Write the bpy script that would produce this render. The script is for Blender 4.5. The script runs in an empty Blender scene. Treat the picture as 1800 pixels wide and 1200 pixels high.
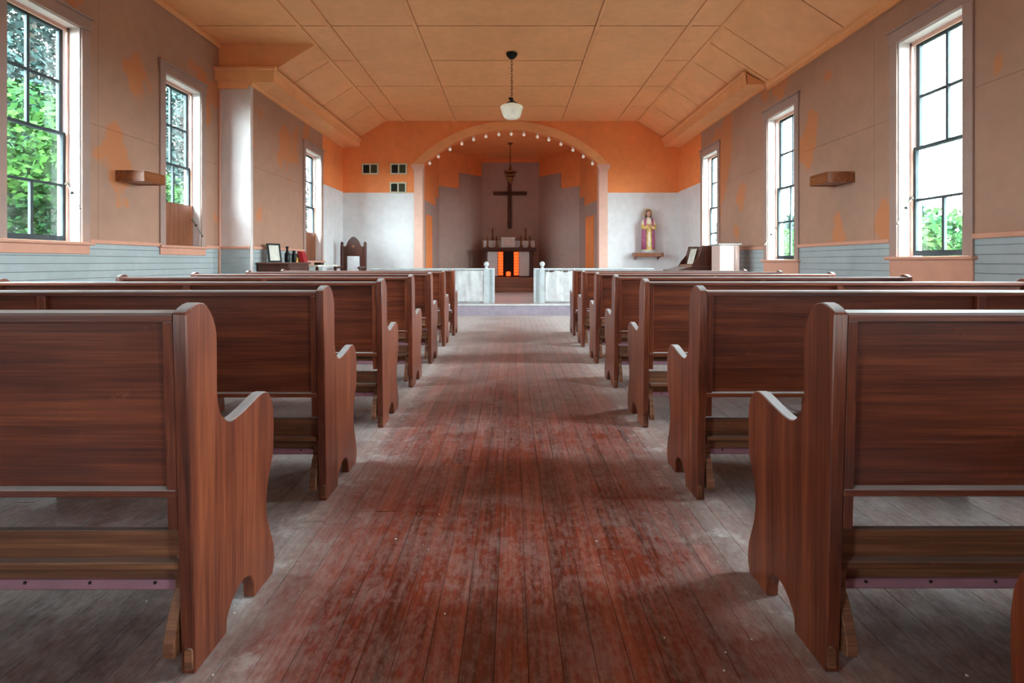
import bpy, bmesh, math, random
from mathutils import Vector, Matrix
random.seed(7)
S = bpy.context.scene
C = S.collection

# ------------------------------------------------------------------ camera
F = 930.0; VX, VY = 901.0, 460.0          # focal length and vanishing point in 1800x1200 pixels
cd = bpy.data.cameras.new('camera'); cam = bpy.data.objects.new('camera', cd); C.objects.link(cam)
cam.location = (0, 0, 1.0); cam.rotation_euler = (math.radians(90), 0, 0)
cd.sensor_width = 36; cd.lens = 36*F/1800; cd.clip_start = .02; cd.clip_end = 500
cd.shift_x = -(VX-900)/1800; cd.shift_y = -(600-VY)/1800
S.camera = cam
# ------------------------------------------------------------------ world: overcast sky with soft cloud
SKY = 12.0
w = bpy.data.worlds.new('sky'); S.world = w; w.use_nodes = True
nt = w.node_tree; nt.nodes.clear()
o_ = nt.nodes.new('ShaderNodeOutputWorld'); b_ = nt.nodes.new('ShaderNodeBackground')
tc = nt.nodes.new('ShaderNodeTexCoord'); mp = nt.nodes.new('ShaderNodeMapping'); mp.inputs['Scale'].default_value = (1, 1, 3)
nz = nt.nodes.new('ShaderNodeTexNoise'); nz.inputs['Scale'].default_value = 3.5; nz.inputs['Detail'].default_value = 5
rp = nt.nodes.new('ShaderNodeValToRGB')
rp.color_ramp.elements[0].position = .35; rp.color_ramp.elements[0].color = (.72, .82, .90, 1)
rp.color_ramp.elements[1].position = .65; rp.color_ramp.elements[1].color = (.95, .98, 1.0, 1)
L = nt.links.new
L(tc.outputs['Generated'], mp.inputs['Vector']); L(mp.outputs['Vector'], nz.inputs['Vector']); L(nz.outputs['Fac'], rp.inputs['Fac'])
L(rp.outputs['Color'], b_.inputs['Color']); b_.inputs['Strength'].default_value = SKY; L(b_.outputs[0], o_.inputs[0])
S.view_settings.view_transform = 'Standard'; S.view_settings.look = 'None'
S.view_settings.gamma = 1; S.view_settings.use_curve_mapping = False
S.view_settings.exposure = 2.7
try:
    S.cycles.use_denoising = True; S.cycles.max_bounces = 12; S.cycles.diffuse_bounces = 8
    S.cycles.transparent_max_bounces = 24; S.cycles.sample_clamp_indirect = 6
except Exception: pass

# ------------------------------------------------------------------ materials
def mat(name):
    m = bpy.data.materials.new(name); m.use_nodes = True
    n = m.node_tree; return m, n, n.nodes['Principled BSDF'], n.links.new
def node(n, t, **kw):
    x = n.nodes.new(t)
    for k, v in kw.items():
        if k in x.inputs: x.inputs[k].default_value = v
        else: setattr(x, k, v)
    return x
def ramp(n, stops):
    r = n.nodes.new('ShaderNodeValToRGB'); e = r.color_ramp.elements
    while len(e) < len(stops): e.new(.5)
    for i, (p, c) in enumerate(stops):
        e[i].position = p; e[i].color = (*c, 1) if len(c) == 3 else c
    return r
def mixc(n, a, b, fac, mode='MIX'):
    x = n.nodes.new('ShaderNodeMix'); x.data_type = 'RGBA'; x.blend_type = mode
    for sock, v in ((x.inputs[6], a), (x.inputs[7], b), (x.inputs[0], fac)):
        if hasattr(v, 'links') or hasattr(v, 'is_linked'): n.links.new(v, sock)
        elif isinstance(v, tuple): sock.default_value = (*v, 1)
        else: sock.default_value = v
    return x.outputs[2]
def math_(n, op, a, b=0.0, clamp=False):
    x = n.nodes.new('ShaderNodeMath'); x.operation = op; x.use_clamp = clamp
    for s, v in ((x.inputs[0], a), (x.inputs[1], b)):
        if hasattr(v, 'is_linked'): n.links.new(v, s)
        else: s.default_value = v
    return x.outputs[0]
def objcoord(n, scale=(1, 1, 1), rnd=True, world=False):
    if world:
        g = n.nodes.new('ShaderNodeNewGeometry'); v = g.outputs['Position']
    else:
        t = n.nodes.new('ShaderNodeTexCoord'); v = t.outputs['Object']
    m = n.nodes.new('ShaderNodeMapping'); m.inputs['Scale'].default_value = scale
    n.links.new(v, m.inputs['Vector'])
    if rnd:
        oi = n.nodes.new('ShaderNodeObjectInfo'); cm = n.nodes.new('ShaderNodeCombineXYZ')
        k = math_(n, 'MULTIPLY', oi.outputs['Random'], 37.0)
        for i in range(3): n.links.new(k, cm.inputs[i])
        n.links.new(cm.outputs[0], m.inputs['Location'])
    return m.outputs['Vector']
def noise(n, vec, scale, detail=3, rough=.55):
    x = node(n, 'ShaderNodeTexNoise', Scale=scale, Detail=detail, Roughness=rough); n.links.new(vec, x.inputs['Vector']); return x.outputs['Fac']
def bump(n, bsdf, h, dist=.002, strength=.5):
    b = node(n, 'ShaderNodeBump', Strength=strength, Distance=dist); n.links.new(h, b.inputs['Height']); n.links.new(b.outputs[0], bsdf.inputs['Normal'])

def plain(name, col, rough=.6, metal=0.0, var=.12, spec=.4, emit=None, es=0):
    m, n, b, l = mat(name)
    f = noise(n, objcoord(n), 9, 4)
    d = tuple(c*(1-var) for c in col); e = tuple(min(1, c*(1+var)) for c in col)
    r = ramp(n, [(.3, d), (.7, e)]); l(f, r.inputs[0]); l(r.outputs[0], b.inputs['Base Color'])
    b.inputs['Roughness'].default_value = rough; b.inputs['Metallic'].default_value = metal
    b.inputs['Specular IOR Level'].default_value = spec
    if emit:
        b.inputs['Emission Color'].default_value = (*emit, 1); b.inputs['Emission Strength'].default_value = es
    return m
def wood(name, dark, mid, light, axis, rough=.36, dust_sheen=.85, dust_sheen_col=(.60, .64, .66), scuff=.25, fine=1.0):
    m, n, b, l = mat(name)
    sc = [26, 26, 26]; sc[axis] = .9
    sf = [170, 170, 170]; sf[axis] = 4.0
    f1 = noise(n, objcoord(n, tuple(sc)), 1.0, 4); f2 = noise(n, objcoord(n, tuple(sf)), 1.0, 3)
    f3 = noise(n, objcoord(n, (1, 1, 1)), 2.2, 3)
    s = math_(n, 'ADD', math_(n, 'MULTIPLY', f1, .50), math_(n, 'MULTIPLY', f2, .38)); s = math_(n, 'ADD', s, math_(n, 'MULTIPLY', f3, .24))
    r = ramp(n, [(.36, dark), (.56, mid), (.78, light)]); l(s, r.inputs[0])
    col = r.outputs[0]
    sc2 = noise(n, objcoord(n, (6, 6, 6)), 2.5, 6, .7); rs = ramp(n, [(.64, (0, 0, 0)), (.74, (1, 1, 1))]); l(sc2, rs.inputs[0])
    col = mixc(n, col, tuple(min(1, c*1.6+.03) for c in light), math_(n, 'MULTIPLY', rs.outputs[0], scuff))
    if dust_sheen > 0:  # upward faces paler: a dusting plus sky sheen, both painted into the colour
        g = n.nodes.new('ShaderNodeNewGeometry'); sx = n.nodes.new('ShaderNodeSeparateXYZ'); l(g.outputs['Normal'], sx.inputs[0])
        dm = ramp(n, [(.55, (0, 0, 0)), (.9, (1, 1, 1))]); l(sx.outputs[2], dm.inputs[0])
        dn = noise(n, objcoord(n, (3, 3, 3)), 3, 4); dd = math_(n, 'MULTIPLY', math_(n, 'ADD', math_(n, 'MULTIPLY', dn, .7), .6), dust_sheen, True)
        dd = math_(n, 'MULTIPLY', dm.outputs[0], dd)
        col = mixc(n, col, dust_sheen_col, dd)
        rr = math_(n, 'ADD', math_(n, 'MULTIPLY', dd, .3), rough); l(rr, b.inputs['Roughness'])
    else: b.inputs['Roughness'].default_value = rough
    l(col, b.inputs['Base Color']); b.inputs['Specular IOR Level'].default_value = .45
    bump(n, b, f2, .0012, .35)
    return m
M = {}
PD, PM, PL = (.030, .0060, .0034), (.150, .031, .0120), (.33, .088, .031)
for i, a in enumerate('xyz'): M['pew_'+a] = wood('pew_wood_'+a, PD, PM, PL, i)
M['kneel'] = wood('kneeler_wood', (.060, .021, .011), (.17, .060, .026), (.38, .155, .068), 0, rough=.6, dust_sheen=.35, dust_sheen_col=(.40, .38, .36))
M['vinyl'] = plain('pink_vinyl', (.36, .17, .22), .5)
M['tack'] = plain('dark_tack', (.03, .025, .02), .4, .8)
M['darkwood'] = wood('dark_furniture_wood', (.025, .007, .004), (.07, .017, .009), (.13, .035, .016), 2, dust_sheen=.3)
M['darkwoodx'] = wood('dark_furniture_wood_long', (.025, .007, .004), (.07, .017, .009), (.13, .035, .016), 0, dust_sheen=.3)
M['shelfwood'] = wood('shelf_wood', (.10, .03, .012), (.24, .075, .025), (.42, .16, .06), 1, dust_sheen=.2, rough=.3)
M['boardwood'] = wood('window_board_wood', (.10, .028, .012), (.22, .065, .022), (.38, .13, .045), 2, dust_sheen=0, rough=.5)

def wallpaint(name, base, patch, patchamt, seed=0.0, dirt=.25, rough=.55):
    m, n, b, l = mat(name)
    v = objcoord(n, (1, 1, 1), rnd=False, world=True)
    mpn = n.nodes.new('ShaderNodeMapping'); mpn.inputs['Location'].default_value = (seed, seed*.7, seed*1.3); l(v, mpn.inputs['Vector']); v = mpn.outputs[0]
    f = noise(n, v, 1.1, 5, .6); g = noise(n, v, 7, 4)
    d = tuple(c*.86 for c in base); e = tuple(min(1, c*1.1) for c in base)
    r = ramp(n, [(.3, d), (.7, e)]); l(math_(n, 'ADD', math_(n, 'MULTIPLY', f, .6), math_(n, 'MULTIPLY', g, .4)), r.inputs[0])
    col = r.outputs[0]
    if patchamt > 0:
        st = n.nodes.new('ShaderNodeMapping'); st.inputs['Scale'].default_value = (1.1, 1.1, .8); l(v, st.inputs['Vector'])
        p = noise(n, st.outputs[0], 1.3, 3, .45); rp_ = ramp(n, [(.585, (0, 0, 0)), (.605, (1, 1, 1))]); l(p, rp_.inputs[0])
        col = mixc(n, col, patch, math_(n, 'MULTIPLY', rp_.outputs[0], patchamt))
    sp = noise(n, v, 5.5, 5, .75); rs = ramp(n, [(.70, (0, 0, 0)), (.78, (1, 1, 1))]); l(sp, rs.inputs[0])
    col = mixc(n, col, tuple(c*.45 for c in base), math_(n, 'MULTIPLY', rs.outputs[0], dirt))
    l(col, b.inputs['Base Color']); b.inputs['Roughness'].default_value = rough; b.inputs['Specular IOR Level'].default_value = .35
    bump(n, b, g, .002, .25)
    return m
M['side'] = wallpaint('faded_peach_wall_paint', (.44, .250, .175), (.58, .21, .08), .85)
M['orange'] = wallpaint('orange_wall_paint', (.93, .31, .10), (.94, .34, .12), .2, 3.0, .08)
M['ceil'] = wallpaint('tan_orange_ceiling_paint', (.92, .44, .19), (.90, .46, .21), .25, 5.0, .10)
M['white'] = wallpaint('white_wall_paint', (.78, .79, .80), (.72, .74, .74), .3, 8.0, .12)
M['apsewhite'] = wallpaint('apse_shaded_white_paint', (.46, .33, .29), (.42, .29, .25), .3, 9.0, .1)  # white apse panels, the low light there painted in as a darker, redder tone
M['wain'] = wallpaint('pale_grey_board_paint', (.40, .45, .46), (.34, .40, .41), .4, 11.0, .35)
M['archband'] = wallpaint('light_orange_arch_paint', (.95, .45, .19), (.93, .40, .17), .2, 25.0, .05)
M['pilaster'] = wallpaint('pale_peach_pilaster_paint', (.82, .52, .42), (.80, .46, .36), .2, 27.0, .05)
M['seam'] = plain('dark_wall_seam', (.17, .16, .155), .8)  # dark grey-brown backing that shows in the joints between sheets and boards
M['trim'] = wallpaint('peach_trim_paint', (.66, .33, .23), (.62, .30, .20), .3, 13.0, .2, .4)
M['reveal'] = wallpaint('pale_pink_jamb_paint', (.74, .66, .64), (.68, .50, .44), .35, 15.0, .2, .45)
M['casing'] = wallpaint('dull_mauve_casing_paint', (.40, .27, .23), (.46, .27, .20), .3, 17.0, .2)
M['sash'] = plain('grey_sash_paint', (.065, .075, .08), .9, spec=.05)
M['sashpink'] = wallpaint('pink_sash_paint', (.64, .36, .28), (.60, .33, .25), .3, 19.0, .2)
M['stone'] = plain('lilac_step_paint', (.44, .38, .46), .45)
M['platform'] = wallpaint('worn_pink_floor_paint', (.56, .46, .46), (.48, .34, .32), .6, 21.0, .3, .35)
M['apsefloor'] = wood('apse_step_wood', (.10, .032, .018), (.20, .07, .04), (.30, .12, .07), 0, dust_sheen=.1)
M['whitewood'] = plain('white_gloss_paint', (.62, .70, .72), .35)
M['black'] = plain('black_iron', (.012, .012, .012), .4, .6)
M['brass'] = plain('aged_brass', (.22, .09, .03), .35, .8)
M['chain'] = plain('bronze_chain', (.16, .055, .018), .45, .7)
M['opal'] = plain('opal_glass', (.80, .82, .70), .25, emit=(1.0, .95, .75), es=.03)
M['bulb'] = plain('frosted_bulb', (.85, .82, .76), .3, emit=(1, .9, .75), es=.04)
M['amber'] = plain('lit_amber_glass', (.8, .15, .03), .3, emit=(1.0, .085, .012), es=.30, var=.4)
M['voidmat'] = plain('dark_opening', (.012, .010, .008), .8)
M['ventframe'] = plain('pale_green_vent_paint', (.62, .62, .46), .5)
M['ventdark'] = plain('olive_vent_louvre', (.045, .045, .018), .6)
M['clothmat'] = plain('white_cloth', (.74, .77, .78), .8)
M['paper'] = plain('off_white_paper', (.70, .70, .62), .8)
M['rod'] = plain('pale_metal_rod', (.13, .11, .085), .6, .2)

def glassmat():
    m, n, b, l = mat('old_window_glass'); n.nodes.remove(b)
    out = n.nodes['Material Output']
    t = node(n, 'ShaderNodeBsdfTransparent'); t.inputs[0].default_value = (.90, .965, .965, 1)
    g = node(n, 'ShaderNodeBsdfGlossy', Roughness=.06); lw = node(n, 'ShaderNodeLayerWeight', Blend=.5)
    fr = math_(n, 'ADD', math_(n, 'MULTIPLY', math_(n, 'POWER', lw.outputs['Facing'], 4.0), .6), .03)
    mx = n.nodes.new('ShaderNodeMixShader'); l(fr, mx.inputs[0]); l(t.outputs[0], mx.inputs[1]); l(g.outputs[0], mx.inputs[2])
    d = node(n, 'ShaderNodeBsdfDiffuse'); d.inputs[0].default_value = (.55, .62, .62, 1)
    f = noise(n, objcoord(n, (1, 1, .35)), 9, 5, .65); r = ramp(n, [(.45, (0, 0, 0)), (.8, (.10, .10, .10))]); l(f, r.inputs[0])
    m2 = n.nodes.new('ShaderNodeMixShader'); l(r.outputs[0], m2.inputs[0]); l(mx.outputs[0], m2.inputs[1]); l(d.outputs[0], m2.inputs[2])
    l(m2.outputs[0], out.inputs[0]); return m
M['glass'] = glassmat()

def floormat():
    m, n, b, l = mat('worn_red_floor_planks')
    v1 = objcoord(n, (16, .8, 16)); v2 = objcoord(n, (80, 2.2, 80)); vw = objcoord(n, (1, 1, 1), False, True)
    f1 = noise(n, v1, 1, 5, .6); f2 = noise(n, v2, 1, 3)
    oi = n.nodes.new('ShaderNodeObjectInfo')
    s = math_(n, 'ADD', math_(n, 'MULTIPLY', f1, .48), math_(n, 'MULTIPLY', f2, .40)); s = math_(n, 'ADD', s, math_(n, 'MULTIPLY', oi.outputs['Random'], .10))
    r = ramp(n, [(.36, (.085, .012, .007)), (.52, (.23, .038, .020)), (.66, (.37, .085, .050)), (.82, (.46, .16, .11))]); l(s, r.inputs[0])
    col = r.outputs[0]
    # dust gathered beside and under the pews, swept off the middle of the aisle; paler towards the altar
    sx = n.nodes.new('ShaderNodeSeparateXYZ'); l(vw, sx.inputs[0])
    ax = math_(n, 'ABSOLUTE', sx.outputs[0])
    e = ramp(n, [(.0, (.0, .0, .0)), (.12, (.03, .03, .03)), (.17, (.20, .20, .20)), (.195, (.46, .46, .46)), (.25, (.16, .16, .16)), (.4, (.10, .10, .10))]); l(math_(n, 'MULTIPLY', ax, .25), e.inputs[0])
    fy = ramp(n, [(.0, (0, 0, 0)), (.30, (.04, .04, .04)), (.62, (.34, .34, .34)), (1, (.72, .72, .72))]); l(math_(n, 'MULTIPLY', sx.outputs[1], .1), fy.inputs[0])
    base = math_(n, 'ADD', e.outputs[0], fy.outputs[0])
    big = noise(n, vw, 2.1, 6, .68); mid = noise(n, vw, 11, 5, .7)
    fin = noise(n, objcoord(n, (60, 26, 1), False, True), 1, 6, .75)
    dn = math_(n, 'ADD', math_(n, 'MULTIPLY', big, 1.0), math_(n, 'MULTIPLY', mid, .6)); dn = math_(n, 'ADD', dn, math_(n, 'MULTIPLY', fin, 1.2)); dn = math_(n, 'SUBTRACT', dn, 1.32)
    dm = math_(n, 'ADD', base, math_(n, 'MULTIPLY', dn, .8)); 
    st = noise(n, objcoord(n, (22, 3, 1), False, True), 2, 5, .7); dm = math_(n, 'ADD', dm, math_(n, 'MULTIPLY', math_(n, 'SUBTRACT', st, .5), .45))
    dm = math_(n, 'MULTIPLY', dm, 1.0, True); dm = math_(n, 'MINIMUM', dm, .85)
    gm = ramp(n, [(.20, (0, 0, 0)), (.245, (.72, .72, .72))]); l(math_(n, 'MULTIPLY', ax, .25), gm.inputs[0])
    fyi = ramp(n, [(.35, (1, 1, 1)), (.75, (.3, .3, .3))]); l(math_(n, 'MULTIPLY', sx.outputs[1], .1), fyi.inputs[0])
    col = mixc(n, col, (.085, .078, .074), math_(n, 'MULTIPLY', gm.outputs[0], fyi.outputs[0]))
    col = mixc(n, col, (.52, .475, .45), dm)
    wp = noise(n, vw, 6.5, 9, .72); wr_ = ramp(n, [(.53, (0, 0, 0)), (.68, (1, 1, 1))]); l(wp, wr_.inputs[0])
    we = ramp(n, [(.12, (0, 0, 0)), (.165, (.5, .5, .5)), (.19, (1, 1, 1)), (.235, (.12, .12, .12))]); l(math_(n, 'MULTIPLY', ax, .25), we.inputs[0])
    col = mixc(n, col, (.70, .69, .67), math_(n, 'MULTIPLY', math_(n, 'MULTIPLY', wr_.outputs[0], we.outputs[0]), .8))
    sp = noise(n, vw, 55, 2, .5); rs = ramp(n, [(.77, (0, 0, 0)), (.79, (1, 1, 1))]); l(sp, rs.inputs[0])
    col = mixc(n, col, (.62, .58, .55), math_(n, 'MULTIPLY', rs.outputs[0], .8))
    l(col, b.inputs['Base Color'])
    l(math_(n, 'ADD', math_(n, 'MULTIPLY', dm, .25), .34), b.inputs['Roughness']); b.inputs['Specular IOR Level'].default_value = .5
    bump(n, b, math_(n, 'ADD', f2, f1), .0015, .4)
    return m
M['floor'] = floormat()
M['under'] = plain('dark_gap', (.02, .012, .01), .9)

def leafmat(name, c1, c2):
    m, n, b, l = mat(name)
    f = noise(n, objcoord(n, (1, 1, 1), False, True), .9, 3); r = ramp(n, [(.35, c1), (.65, c2)]); l(f, r.inputs[0]); l(r.outputs[0], b.inputs['Base Color'])
    b.inputs['Roughness'].default_value = .8; b.inputs['Specular IOR Level'].default_value = .03
    return m
M['leafdark'] = leafmat('dark_tree_leaves', (.006, .014, .0135), (.016, .031, .0285))
M['leafmid'] = leafmat('mid_tree_leaves', (.008, .020, .017), (.018, .042, .034))
M['leafvine'] = leafmat('bright_vine_leaves', (.006, .030, .011), (.024, .066, .012))
M['bark'] = plain('bark', (.05, .04, .03), .9)
M['grass'] = plain('meadow_grass', (.008, .018, .007), .9)

# ------------------------------------------------------------------ mesh helpers
ORG = {}
class MB:
    def __init__(s): s.v = []; s.f = []
    def add(s, vs, fs):
        k = len(s.v); s.v += [tuple(p) for p in vs]; s.f += [tuple(i+k for i in f) for f in fs]; return s
    def box(s, x0, x1, y0, y1, z0, z1):
        return s.add([(x, y, z) for x in (x0, x1) for y in (y0, y1) for z in (z0, z1)],
                     [(0, 1, 3, 2), (4, 6, 7, 5), (0, 4, 5, 1), (2, 3, 7, 6), (0, 2, 6, 4), (1, 5, 7, 3)])
    def prism(s, pts, a0, a1, axis):       # 2D polygon extruded along an axis
        k = len(pts)
        def P(p, a):
            q = [p[0], p[1]]; q.insert(axis, a); return q
        vs = [P(p, a0) for p in pts]+[P(p, a1) for p in pts]
        fs = [tuple(range(k)), tuple(range(2*k-1, k-1, -1))]+[(i, (i+1) % k, k+(i+1) % k, k+i) for i in range(k)]
        return s.add(vs, fs)
    def lathe(s, prof, c=(0, 0, 0), n=20, sx=1, sy=1):
        vs = []; fs = []
        for r, z in prof:
            for i in range(n):
                a = 2*math.pi*i/n; vs.append((c[0]+r*sx*math.cos(a), c[1]+r*sy*math.sin(a), c[2]+z))
        for j in range(len(prof)-1):
            for i in range(n):
                fs.append((j*n+i, j*n+(i+1) % n, (j+1)*n+(i+1) % n, (j+1)*n+i))
        fs.append(tuple(range(n-1, -1, -1))); fs.append(tuple((len(prof)-1)*n+i for i in range(n)))
        return s.add(vs, fs)
    def tube(s, pts, r, n=8, closed=False):
        pts = [Vector(p) for p in pts]; k = len(pts); vs = []; fs = []
        for i, p in enumerate(pts):
            a = pts[i-1] if (i > 0 or closed) else p; b = pts[(i+1) % k] if (i < k-1 or closed) else p
            t = (b-a).normalized(); u = t.cross(Vector((0, 0, 1)))
            if u.length < .05: u = t.cross(Vector((0, 1, 0)))
            u.normalize(); v = t.cross(u)
            rr = r[i] if isinstance(r, (list, tuple)) else r
            for j in range(n):
                q = 2*math.pi*j/n; vs.append(p+u*rr*math.cos(q)+v*rr*math.sin(q))
        m = k if closed else k-1
        for i in range(m):
            for j in range(n):
                a = i*n; b = ((i+1) % k)*n; fs.append((a+j, a+(j+1) % n, b+(j+1) % n, b+j))
        if not closed: fs += [tuple(range(n-1, -1, -1)), tuple((k-1)*n+j for j in range(n))]
        return s.add(vs, fs)
    def ball(s, c, r, n=12, m=8, sc=(1, 1, 1)):
        prof = [(max(1e-4, math.sin(math.pi*i/m))*r, -math.cos(math.pi*i/m)*r) for i in range(m+1)]
        k = len(s.v); s.lathe(prof, (0, 0, 0), n)
        for i in range(k, len(s.v)):
            p = s.v[i]; s.v[i] = (c[0]+p[0]*sc[0], c[1]+p[1]*sc[1], c[2]+p[2]*sc[2])
        return s
    def build(s, name, m, parent=None, smooth=False, bevel=0, local=False, mats=None, segs=1, sharp=40):
        org = Vector((0, 0, 0)) if (parent is None or local) else ORG.get(parent.name, Vector((0, 0, 0)))
        me = bpy.data.meshes.new(name)
        me.from_pydata([(p[0]-org.x, p[1]-org.y, p[2]-org.z) for p in s.v], [], s.f)
        bm = bmesh.new(); bm.from_mesh(me); bmesh.ops.recalc_face_normals(bm, faces=bm.faces)
        if bevel: bmesh.ops.bevel(bm, geom=[e for e in bm.edges if e.calc_face_angle(0) > .6], offset=bevel, segments=segs, affect='EDGES', clamp_overlap=True)
        bm.to_mesh(me); bm.free()
        if smooth:
            for p in me.polygons: p.use_smooth = True
            me.set_sharp_from_angle(angle=math.radians(sharp))
        o = bpy.data.objects.new(name, me); me.materials.append(M[m] if isinstance(m, str) else m)
        C.objects.link(o)
        if parent is not None:
            o.parent = parent
        ORG[o.name] = org
        return o
def tag(o, label=None, cat=None, group=None, kind=None):
    if label: o['label'] = label
    if cat: o['category'] = cat
    if group: o['group'] = group
    if kind: o['kind'] = kind
    return o
def thing(name, loc, label, cat=None, group=None, kind=None):
    o = bpy.data.objects.new(name, None); C.objects.link(o); o.location = loc; o.empty_display_size = .1
    ORG[o.name] = Vector(loc); return tag(o, label, cat, group, kind)
def recenter(o):                # put a one-mesh thing's origin at its base
    me = o.data; xs = [v.co for v in me.vertices]
    c = Vector(((min(p.x for p in xs)+max(p.x for p in xs))/2, (min(p.y for p in xs)+max(p.y for p in xs))/2, min(p.z for p in xs)))
    me.transform(Matrix.Translation(-c)); o.location = c; ORG[o.name] = c.copy(); return o
def copy_tree(o, parent=None):
    c = o.copy(); C.objects.link(c); c.parent = parent
    for ch in o.children: copy_tree(ch, c)
    return c
def plate(us, vs, holes, fmap, t, mb=None):
    """grid plate in (u,v) with rectangular holes, thickness t along w; fmap(u,v,w)->xyz"""
    mb = mb or MB()
    us = sorted(set(us)); vs = sorted(set(vs)); u0, u1, v0, v1 = us[0], us[-1], vs[0], vs[-1]
    for h in holes:
        us += [x for x in h[:2] if u0 < x < u1]; vs += [x for x in h[2:] if v0 < x < v1]
    us = sorted(set(us)); vs = sorted(set(vs))
    def solid(i, j):
        if i < 0 or j < 0 or i >= len(us)-1 or j >= len(vs)-1: return False
        cu = (us[i]+us[i+1])/2; cv = (vs[j]+vs[j+1])/2
        return not any(h[0] < cu < h[1] and h[2] < cv < h[3] for h in holes)
    idx = {}
    def V(i, j, k):
        key = (i, j, k)
        if key not in idx: idx[key] = len(mb.v); mb.v.append(tuple(fmap(us[i], vs[j], k*t)))
        return idx[key]
    any_ = False
    for i in range(len(us)-1):
        for j in range(len(vs)-1):
            if not solid(i, j): continue
            any_ = True
            for k in (0, 1): mb.f.append((V(i, j, k), V(i+1, j, k), V(i+1, j+1, k), V(i, j+1, k)))
            if not solid(i-1, j): mb.f.append((V(i, j, 0), V(i, j+1, 0), V(i, j+1, 1), V(i, j, 1)))
            if not solid(i+1, j): mb.f.append((V(i+1, j, 0), V(i+1, j+1, 0), V(i+1, j+1, 1), V(i+1, j, 1)))
            if not solid(i, j-1): mb.f.append((V(i, j, 0), V(i+1, j, 0), V(i+1, j, 1), V(i, j, 1)))
            if not solid(i, j+1): mb.f.append((V(i, j+1, 0), V(i+1, j+1, 0), V(i+1, j+1, 1), V(i, j+1, 1)))
    return mb if any_ else None
def struct(o): o['kind'] = 'structure'; return o

# ------------------------------------------------------------------ room dimensions (metres)
XR = 3.80; XN = -4.355; XF = -3.89      # right wall, left wall of the wide near bay, left wall beyond it
ZP = 7.85; ZB = 12.14; Y0 = -4.2        # return wall, arch wall, wall behind the camera
H = 4.224; HW = 3.62                    # flat ceiling, foot of the sloped ceiling
CR = 1.21                               # chair rail
STEP = 9.9; PLAT = .2
# windows: (side, wall x, y0, y1, sill, head)
WIN = {
 'r_added': (1, XR, -3.0, -2.24, 1.05, 3.15), 'r1': (1, XR, 1.80, 2.56, 1.05, 3.15), 'r2': (1, XR, 4.45, 5.21, 1.05, 3.155), 'r3': (1, XR, 7.11, 7.87, 1.03, 3.118), 'r4': (1, XR, 9.79, 10.55, 1.02, 3.085),
 'l_added': (-1, -XN, -3.0, -2.24, 1.2, 3.356), 'l1': (-1, -XN, 2.2, 2.96, 1.2, 3.356), 'l2': (-1, -XN, 4.54, 5.33, 1.2, 3.356), 'l3': (-1, -XN, 6.62, 7.38, 1.21, 3.356), 'l4': (-1, -XF, 9.92, 10.72, 1.02, 3.135)}

# ------------------------------------------------------------------ floor of narrow planks
fl = MB().box(XN-.3, XR+.3, Y0-.2, STEP, -.10, -.026).build('floor', 'under'); struct(fl)
pw = .0845; x = XN; k = 0
while x < XR:
    near = abs(x+pw/2) < .86
    if near: cuts = [Y0]+sorted(random.uniform(.8, 9) for _ in range(3))+[STEP]
    else: cuts = [Y0]+[random.uniform(1.5, 7.5)]+[STEP]
    cuts = [c for i, c in enumerate(cuts) if i == 0 or c-cuts[i-1] > .4]; cuts[-1] = STEP
    for a, b in zip(cuts, cuts[1:]):
        g = .0008; xc = x+pw/2; yc = (a+b)/2; dz = random.uniform(-.0012, .0)
        o = MB().box(-pw/2+g, pw/2-g, a-yc+g, b-yc-g, -.026, dz).build('plank', 'floor', None)
        o.parent = fl; o.location = (xc, yc, 0)
    x += pw; k += 1
# ------------------------------------------------------------------ walls
def wall(name, side, X, ya, yb, top, wins, whites, extra_seams=()):
    holes = [(WIN[w_][2], WIN[w_][3], WIN[w_][4], WIN[w_][5]) for w_ in wins]
    fm = lambda t0: (lambda u, v, ww: (side*(X+t0+ww), u, v))
    base = plate([ya, yb], [0, top], holes, fm(.012), .19).build(name, 'seam'); struct(base)
    # painted sheets above the chair rail
    sy = [ya]
    y = ya
    while y < yb-.3:
        y += 2.44; sy.append(min(y, yb))
    sy = sorted(set(sy+list(extra_seams)+([whites] if whites else [])))
    for a, b in zip(sy, sy[1:]):
        if b-a < .02: continue
        for lo, hi in ((CR, 2.43), (2.43, top)):
            low = lo
            if whites and a >= whites-.01 and hi > 2.6: low = 2.6
            if whites and a >= whites-.01 and hi < 2.6: continue
            p = plate([a+.0015, b-.0015], [low+.0015, hi-.0015], holes, fm(0), .012)
            if p: p.build('wall_sheet', 'orange' if whites and a >= whites-.01 else 'side', base)
    if whites:
        plate([whites, yb], [0, 2.6], holes, fm(0), .012).build('white_sheet', 'white', base)
    # horizontal boards below the chair rail
    end = whites if whites else yb
    n = 16; bh = CR/n
    for i in range(n):
        p = plate([ya, end], [i*bh+.0025, (i+1)*bh-.0025], holes, fm(0.0), .012)
        if p: p.build('wainscot_board', 'wain', base)
    # chair rail between the windows
    us = [ya]+[v for h in sorted(holes) for v in (h[0]-.10, h[1]+.10)]+[end]
    for a, b in zip(us[::2], us[1::2]):
        if b-a > .05: MB().box(*sorted((side*X, side*(X-.028))), a, b, CR-.022, CR+.022).build('chair_rail', 'trim', base, bevel=.006)
    return base
wr = wall('wall_right', 1, XR, Y0, ZB, 3.75, ['r_added', 'r1', 'r2', 'r3', 'r4'], 10.66)
wl = wall('wall_left_near', -1, -XN, Y0, ZP, H, ['l_added', 'l1', 'l2', 'l3'], None)
wf = wall('wall_left_far', -1, -XF, ZP+.052, ZB, 3.75, ['l4'], 10.83)
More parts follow.
